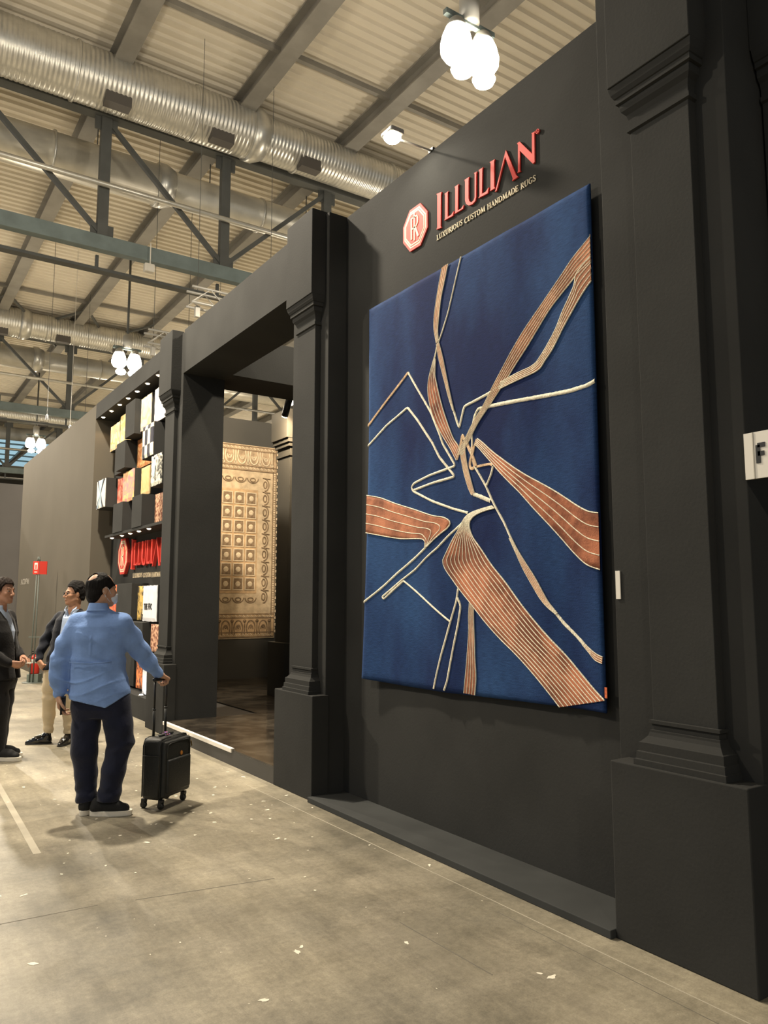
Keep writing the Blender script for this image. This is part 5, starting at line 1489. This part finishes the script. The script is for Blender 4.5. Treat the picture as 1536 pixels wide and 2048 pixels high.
# ------------------------------------------------------------------ man with glasses, navy blazer and cream trousers
def man_blazer():
    base = (1.801, 9.197, 0)
    t = thing('person', 'person with glasses in navy blazer, open shirt and cream trousers', 'person', base, -YAW)
    H = HeadFrame((.195, .0, 1.618), math.radians(180+50), -.03, 1.0)
    shR, elR, wrR = (.020,.06,1.36), (-.110,.03,1.12), (-.130,-.08,.915)     # his right arm, picture left
    shL, elL, wrL = (.345,-.04,1.36), (.40,.0,1.10), (.33,-.08,.92)
    F = Field((-.30,-.32,.02), (.56,.28,1.80), .006)
    head_prims(F, H, (.192,.006,1.44))
    F.cone((.192,.006,1.44), (.185,.01,1.35), .056, .06, .03)
    F.stack([(.86,.075,0,.13,.09,0),(1.1,.14,0,.13,.09,0),(1.36,.185,0,.15,.08,0)], .03)
    F.chain([shR, elR, wrR], [.04,.035,.027]); F.chain([shL, elL, wrL], [.04,.035,.027])
    F.cone((.185,0,1.35), shR, .06, .045); F.cone((.185,0,1.35), shL, .06, .045)
    F.chain([(.0,0,.85), (-.022,-.015,.48), (-.034,.015,.06)], [.06,.035,.030]); F.chain([(.15,0,.85), (.182,-.01,.48), (.195,.0,.06)], [.06,.035,.030])
    hand(F, (-.125,-.095,.895), (.62,-.25,-.72), (.4,.75,.2), -1, (.75,.8,.85,.9), 0, .5, 1.0, .15)
    hand(F, (.325,-.09,.90), (-.5,-.2,-.8), (-.3,.8,.2), 1, (.6,.6,.6,.6), 0, .4)
    F.build('body', SKIN2, t, 1)
    head_extras(H, t)
    hair_field(H, [(-.13,-.070),(-.06,-.065),(-.03,-.03),(.0,-.006),(.02,.006),(.034,.045),(.055,.082),(.13,.090)], .014, .026, .005, lump=.006, seed=5).build('hair', HAIR, t, 1)
    for sx in (-1, 1): MB().tube([tuple(H(sx*.018,.0905,.030)), tuple(H(sx*.036,.089,.034)), tuple(H(sx*.052,.078,.026))], .0035, 6).build('eyebrow', HAIR, t, True)
    # stubble-dark upper lip and mouth line
    MB().tube([tuple(H(-.02,.0985,-.066)), tuple(H(0,.1035,-.067)), tuple(H(.02,.0985,-.066))], .0025, 6).build('lips', LIP, t, True)
    # glasses
    mb = MB()
    for sx in (-1, 1):
        n = 18
        pts = [tuple(H(sx*.034+.026*math.cos(2*PI*i/n), .112-.004*abs(math.cos(2*PI*i/n))-(.010 if math.cos(2*PI*i/n)*sx > .6 else 0), .004+.019*math.sin(2*PI*i/n))) for i in range(n+1)]
        mb.tube(pts, .0030, 6)
        mb.tube([tuple(H(sx*.058,.102,.010)), tuple(H(sx*.080,.05,.012)), tuple(H(sx*.083,-.01,.008))], .0028, 6)
    mb.tube([tuple(H(-.009,.113,.008)), tuple(H(0,.116,.010)), tuple(H(.009,.113,.008))], .0028, 6)
    mb.build('glasses', BLACK, t, True)
    # shirt with open collar
    F = Field((.0,-.22,.95), (.40,.2,1.52), .006)
    F.stack([(.97,.12,-.01,.13,.118,0),(1.2,.165,-.012,.15,.118,0),(1.36,.185,-.01,.13,.095,0),(1.42,.188,.0,.078,.072,0),(1.455,.19,.006,.068,.066,0)], .02)
    F.ell((.158,-.090,1.47), (.048,.06,.10), .01, None, True)
    F.add(lambda X, Y, Z: .003*hash_wr(X, Y, Z, 1.2, 2))
    s_ = F.build('shirt', PALEBLUE, t, 1)
    for a, b, c in (((.125,-.035,1.485), (.13,-.085,1.445), (.145,-.088,1.40)), ((.245,-.05,1.48), (.225,-.09,1.44), (.19,-.088,1.40))):
        MB().tube([a, b, c], [.006,.010,.005], 8).build('collar_point', PALEBLUE, s_, True)
    # blazer
    F = Field((-.26,-.27,.74), (.54,.26,1.50), .006)
    F.stack([(.80,.085,.0,.185,.145,.1),(.92,.105,.0,.178,.142,.1),(1.06,.135,.0,.172,.138,.1),(1.22,.170,.0,.185,.138,.1),(1.34,.185,.0,.170,.118,.1),(1.41,.187,.01,.105,.085,.1),(1.45,.19,.02,.080,.072,.1)], .02)
    F.cone((.185,.01,1.405), shR, .060, .066, .04); F.cone((.185,.01,1.405), shL, .060, .066, .04)
    F.chain([(.018,.06,1.345), (-.052,.05,1.24), (-.112,.03,1.12), (-.130,-.03,1.01), (-.132,-.085,.915)], [.078,.066,.058,.050,.041], .02)
    F.chain([(.350,-.04,1.345), (.385,-.02,1.22), (.40,.0,1.10), (.37,-.04,1.0), (.332,-.085,.915)], [.078,.066,.058,.050,.042], .02)
    # front opening, a V from neck to the first button, tails parting below
    F.cut(*(lambda s, X, Y, Z: (s, np.maximum(np.maximum(np.abs(X-np.interp(Z,[.8,1.1,1.3,1.42,1.5],[.06,.115,.150,.178,.185]))-np.interp(Z, [.74,.80,1.02,1.10,1.30,1.42,1.46], [.09,.06,.004,.010,.045,.066,.085]), Y+np.interp(Z,[1.3,1.42,1.46],[.055,.03,-.0])), -np.inf), .010))(*F.region((-.26,-.3,.74), (.54,.3,1.50))))
    F.add(lambda X, Y, Z: .005*hash_wr(X, Y, Z, .9, 7)+.005*np.sin(50*(Z-.6*X))*(X < .0))
    F.build('blazer', BLAZER, t, 1)
    F = Field((-.2,-.22,.08), (.38,.22,.92), .006)
    F.stack([(.68,.070,.0,.140,.095,0),(.74,.070,.0,.158,.122,0),(.80,.073,.0,.158,.126,0),(.88,.085,.0,.150,.122,0)], .05)
    F.chain([(.005,.0,.76), (-.020,-.015,.60), (-.022,-.02,.48), (-.035,.01,.30), (-.034,.02,.115)], [.096,.085,.070,.062,.050], .03)
    F.chain([(.145,.0,.76), (.165,-.01,.60), (.182,-.01,.48), (.192,.0,.30), (.195,.0,.115)], [.096,.085,.070,.062,.050], .03)
    F.add(lambda X, Y, Z: .004*hash_wr(X, Y, Z, 1.0, 9)+.005*np.sin(75*Z+12*X)*(np.exp(-((Z-.16)/.06)**2)+.7*np.exp(-((Z-.5)/.07)**2)))
    F.limit(lambda X, Y, Z: (.108-Z)+0*X+0*Y)
    F.build('trousers', CREAMT, t, 1)
    shoe(t, (.012,.02), math.radians(180+88-18), .27, .046, BLACK, LEATHER, 'loafer')
    shoe(t, (.200,.06), math.radians(180+4), .27, .046, BLACK, LEATHER, 'loafer')
    return t
man_blazer()

# ------------------------------------------------------------------ man in the dark suit, cut by the left picture edge
def man_suit():
    base = (1.234, 8.582, 0)
    t = thing('person', 'person in black suit at the left picture edge, hands held in front', 'person', base, -YAW)
    H = HeadFrame((-.062, .0, 1.640), math.radians(90+14), .03, 1.0)
    F = Field((-.42,-.30,.02), (.40,.34,1.82), .006)
    sr, er, wr = (-.10,-.19,1.375), (-.10,-.225,1.08), (.10,-.165,.945)       # his right arm, camera side
    sl, el, wl = (-.10,.19,1.375), (-.06,.24,1.08), (.11,.08,.99)
    head_prims(F, H)
    F.cone(H(0,-.04,-.16), (-.105,.0,1.38), .062, .078, .03)
    F.stack([(.88,-.06,0,.09,.13,0),(1.1,-.08,0,.09,.13,0),(1.36,-.10,0,.08,.15,0)], .03)
    F.chain([sr, er, wr], [.04,.035,.027]); F.chain([sl, el, wl], [.04,.035,.027])
    F.cone((-.10,0,1.36), sr, .06, .045); F.cone((-.10,0,1.36), sl, .06, .045)
    F.chain([(-.06,-.09,.88), (-.01,-.088,.48), (-.02,-.07,.06)], [.06,.04,.034]); F.chain([(-.06,.09,.88), (-.06,.09,.48), (-.09,.10,.06)], [.06,.04,.034])
    hand(F, (.118,-.155,.94), (.85,.42,-.18), (-.25,.75,.6), -1, (.55,.6,.65,.7), 0, .4, 1.0, .1)
    hand(F, (.128,.065,.985), (.85,-.42,-.25), (-.1,-.4,-.8), -1, (.3,.35,.4,.5), 0, .4, 1.0, .1)
    F.build('body', SKIN3, t, 1)
    head_extras(H, t)
    hair_field(H, [(-.13,-.075),(-.06,-.068),(-.03,-.035),(.0,-.03),(.022,-.02),(.034,.04),(.055,.076),(.13,.085)], .016, .014, .005, lump=.007, seed=8).build('hair', HAIR_B, t, 1)
    for sx in (-1, 1): MB().tube([tuple(H(sx*.018,.0905,.030)), tuple(H(sx*.036,.089,.034)), tuple(H(sx*.052,.078,.026))], .0032, 6).build('eyebrow', HAIR_B, t, True)
    MB().tube([tuple(H(-.02,.0985,-.066)), tuple(H(0,.1035,-.067)), tuple(H(.02,.0985,-.066))], .0025, 6).build('lips', LIP, t, True)
    F = Field((-.26,-.2,1.0), (.08,.2,1.56), .006)
    F.stack([(1.02,-.055,0,.125,.14,0),(1.25,-.075,0,.13,.15,0),(1.38,-.095,0,.10,.12,0),(1.46,-.10,0,.072,.075,0),(1.50,-.095,0,.068,.068,0)], .02)
    F.ell((-.03,0,1.49), (.06,.04,.06), .01, None, True)
    F.build('shirt', PALEBLUE, t, 1)
    F = Field((-.44,-.36,.70), (.30,.36,1.52), .007)
    F.stack([(.78,-.055,0,.180,.215,0),(.92,-.065,0,.165,.205,0),(1.08,-.075,0,.155,.200,0),(1.24,-.088,0,.150,.205,0),(1.35,-.10,0,.125,.180,0),(1.42,-.108,0,.085,.10,0),(1.47,-.112,0,.074,.076,0)], .02)
    F.cone((-.105,0,1.41), sr, .062, .068, .04); F.cone((-.105,0,1.41), sl, .062, .068, .04)
    F.chain([sr, (-.105,-.215,1.22), er, (.0,-.20,1.0), wr], [.078,.068,.062,.054,.043], .02)
    F.chain([sl, (-.08,.23,1.22), el, (.02,.17,1.03), wl], [.078,.068,.062,.054,.043], .02)
    F.cut(*(lambda s, X, Y, Z: (s, np.maximum(np.abs(Y)-np.interp(Z, [.74,.85,1.08,1.14,1.34,1.42,1.5], [.05,.03,.003,.010,.050,.07,.09]), np.interp(Z,[1.3,1.42,1.48],[-.03,-.06,-.10])-X), .010))(*F.region((-.44,-.36,.74), (.3,.36,1.52))))
    F.add(lambda X, Y, Z: .005*hash_wr(X, Y, Z, .9, 4))
    F.build('jacket', SUITB, t, 1)
    F = Field((-.30,-.26,.07), (.22,.26,.95), .007)
    F.stack([(.68,-.055,0,.12,.16,0),(.76,-.055,0,.145,.185,0),(.90,-.06,0,.13,.165,0)], .05)
    F.chain([(-.045,-.09,.74), (-.012,-.09,.56), (-.005,-.085,.44), (-.015,-.075,.25), (-.018,-.07,.09)], [.105,.096,.086,.078,.078], .03)
    F.chain([(-.055,.09,.74), (-.06,.09,.56), (-.065,.09,.44), (-.08,.10,.25), (-.09,.10,.09)], [.105,.096,.086,.078,.078], .03)
    F.add(lambda X, Y, Z: .005*hash_wr(X, Y, Z, .9, 6)); F.limit(lambda X, Y, Z: (.085-Z)+0*X+0*Y)
    F.build('trousers', SUITB, t, 1)
    shoe(t, (-.055,-.07), math.radians(92), .29, .05)
    shoe(t, (-.14,.10), math.radians(84), .29, .05)
    ph = thing('folded_papers', 'small pale paper slip held by the man in black suit', 'paper', base, -YAW)
    MB().box(.225,.275,-.07,-.02,.93,.935).build('sheet', WHITE, ph)
    return t
man_suit()

# ================================================================== SUITCASE
CASE = mat('case_nylon', (.011,.012,.010), .55, bump=.3, scale=30, bscale=120)
CASE_T = mat('case_trim', (.016,.017,.015), .4)
t = thing('suitcase', 'black soft carry-on suitcase with raised handle and four wheels', 'suitcase', (2.02, 6.02, 0), math.atan2(.6,.8))
# local: +x along the wide side, -y towards the pocket side
def rbox(mb, x0, x1, y0, y1, z0, z1): return mb.box(x0, x1, y0, y1, z0, z1)
def soft(name, x0, x1, y0, y1, z0, z1, m, r, parent, seg=4):
    o = MB().box(x0, x1, y0, y1, z0, z1).build(name, m, parent, smooth=True)
    b = o.modifiers.new('round', 'BEVEL'); b.width = r; b.segments = seg; b.limit_method = 'NONE'
    return o
body = soft('case_body', -.18, .18, -.085, .085, .065, .515, CASE, .035, t)
front = soft('front_pocket', -.172, .172, -.118, -.07, .085, .495, CASE, .022, t)
soft('lower_pocket', -.150, .150, -.135, -.10, .115, .36, CASE, .016, front)
for nm, xs in (('side_pocket', -.186),):
    soft(nm, xs, xs+.02, -.07, .06, .09, .39, CASE, .008, body)
# zip tracks
def zip_loop(name, pts, r, par): MB().tube(pts, r, 8).build(name, CASE_T, par, True)
zip_loop('zip', [(-.150,-.119,.36),(-.150,-.119,.44),(-.135,-.119,.47),(-.10,-.119,.478),(.10,-.119,.478),(.135,-.119,.47),(.150,-.119,.44),(.150,-.119,.36)], .004, front)
for y in (-.072, .072):
    zip_loop('piping', [(-.181,y,.09),(-.181,y,.46),(-.16,y,.508),(-.12,y,.5165),(.12,y,.5165),(.16,y,.508),(.181,y,.46),(.181,y,.09)], .005, body)
zip_loop('side_seam', [(-.1865,-.075,.39),(-.1865,.07,.39)], .004, body)
GOLD = mat('brass_pull', (.45,.30,.10), .35, .9)
MB().lathe([(.0,-.1235),(.012,-.1235),(.013,-.119),(.013,-.117)], (0,0,0), 16, 'x').build('badge', mat('badge_orange', (.55,.22,.04), .4), front)
bd = bpy.context.scene.objects[-1] if False else None
for o in t.children_recursive:
    if o.name.startswith('badge'):
        o.rotation_euler = (0, 0, PI/2); o.location = (.035, 0, .385)
        o.scale = (1, 1, 1.25)
        o.parent = front
MB().bar((.155,-.124,.455), (.162,-.128,.415), .010, .004).build('zip_pull', GOLD, front)
MB().bar((.17,-.09,.50), (.178,-.10,.462), .010, .004).build('zip_pull', GOLD, body)
# luggage tag ribbon
mb = MB()
for i in range(5): mb.bar((-.03+i*.012, -.02+.01*(i % 2), .519), (-.015+i*.012, .02-.012*(i % 2), .530+.004*(i % 3)), .012, .003)
mb.build('ribbon_tag', mat('ribbon_blue', (.07,.05,.32), .6, col2=(.5,.12,.10), scale=60), body)
soft('carry_handle', -.09, .09, -.012, .012, .517, .532, CASE_T, .008, body)
for x in (-.075, .075):
    MB().tube([(x,.062,.50),(x,.062,.72)], .0105, 10).build('telescopic_tube', CASE_T, t, True)
    MB().tube([(x,.062,.71),(x,.062,.935)], .0085, 10).build('telescopic_tube', BLACK, t, True)
    MB().tube([(x,.062,.705),(x,.062,.722)], .0125, 10).build('tube_collar', CASE_T, t, True)
soft('grip', -.098, .098, .046, .078, .925, .955, BLACK, .012, t)
for x in (-.145, .145):
    for y in (-.075, .075):
        wh = MB().box(x-.018, x+.018, y-.018, y+.018, .048, .072).build('caster', BLACK, t, bevel=.005)
        MB().box(x-.020, x-.014, y-.012, y+.016, .02, .06).box(x+.014, x+.020, y-.012, y+.016, .02, .06).build('caster_fork', BLACK, wh, bevel=.003)
        MB().lathe([(.0,x-.012),(.023,x-.012),(.025,x-.008),(.025,x+.008),(.023,x+.012),(.0,x+.012)], (0,y+.004,.025), 18, 'x').build('wheel', CASE_T, wh, True)

# ================================================================== FIRE EXTINGUISHER STAND
RED = mat('safety_red', (.58,.035,.020), .4)
GREY = mat('stand_grey', (.10,.115,.10), .5)
ex = (2.822, 16.094)
t = thing('extinguisher_stand', 'tall grey pole stand with red fire signs by the far wall', 'stand', (*ex, 0), -YAW)
MB().lathe([(.225,0),(.225,.010),(.215,.014),(.0,.014)], (0,0,0), 28).build('base_plate', GREY, t, True)
MB().box(-.115,.10,-.09,.09,.014,.165).build('holder_box', mat('holder_grey', (.13,.155,.13), .5), t, bevel=.004)
for x0, x1 in ((-.045,-.012), (.02,.028)):
    MB().tube([(x0-.01,-.10,.014),(x1,-.10,2.30)], .0125, 8).build('pole', GREY, t, True)
MB().tube([(-.012,-.10,2.30),(.0,-.10,2.385),(.02,-.10,2.385),(.028,-.10,2.30)], .0125, 8).build('pole_hoop', GREY, t, True)
for x in (-.11, .14): MB().bar((0,-.10,.86), (x,-.10,.86), .022).build('cross_arm', GREY, t)
pn = MB().box(-.086,.030,-.125,-.113,2.05,2.30).build('sign_panel', RED, t, bevel=.002)
MB().box(-.058,.002,-.1265,-.1255,2.14,2.27).build('pictogram', WHITE, pn)
MB().box(-.056,.0,-.1265,-.1255,2.085,2.10).build('pictogram_line', WHITE, pn)
MB().bar((-.028,-.1275,2.15), (-.028,-.1275,2.235), .022, .001, up=(0,1,0)).build('extinguisher_pictogram', RED, pn)
MB().add([(.040,-.125,2.05),(.150,-.06,2.05),(.150,-.06,2.30),(.040,-.125,2.30),(.044,-.113,2.05),(.154,-.048,2.05),(.154,-.048,2.30),(.044,-.113,2.30)],
   [(0,1,2,3),(4,7,6,5),(0,4,5,1),(1,5,6,2),(2,6,7,3),(3,7,4,0)]).build('sign_panel', RED, t)
t2 = thing('fire_extinguisher', 'red fire extinguisher with white label standing in the grey holder', 'extinguisher', (*ex, 0.166), -YAW)
MB().lathe([(.075,0),(.085,.01),(.085,.27),(.078,.31),(.045,.345),(.03,.36)], (-.01,0,0), 22).build('cylinder', RED, t2, True)
MB().lathe([(.0865,.20),(.0865,.275)], (-.01,0,0), 22).build('label_band', WHITE, t2, True)
MB().tube([(-.01,0,.355),(-.01,0,.40)], .022, 10).build('valve', BLACK, t2, True)
MB().bar((-.08,-.01,.42), (.05,-.01,.40), .02).build('lever', BLACK, t2)
MB().tube([(-.03,-.03,.385),(-.11,-.06,.34),(-.11,-.07,.20),(-.10,-.07,.12)], .011, 8).build('hose', BLACK, t2, True)

# faint white wall lettering far down the aisle
t = thing('wall_lettering', 'faint small white lettering on the plain grey wall', 'sign', (BX, 19.7, 1.98))
mb = MB(); text_x(mb, 'ACDPM', 20.15, 1.93, .115, BX-.004, BX-.0005, .16, 2.4)
mb.build('letters', mat('faint_white', (.42,.39,.34), .7), t, world=True)
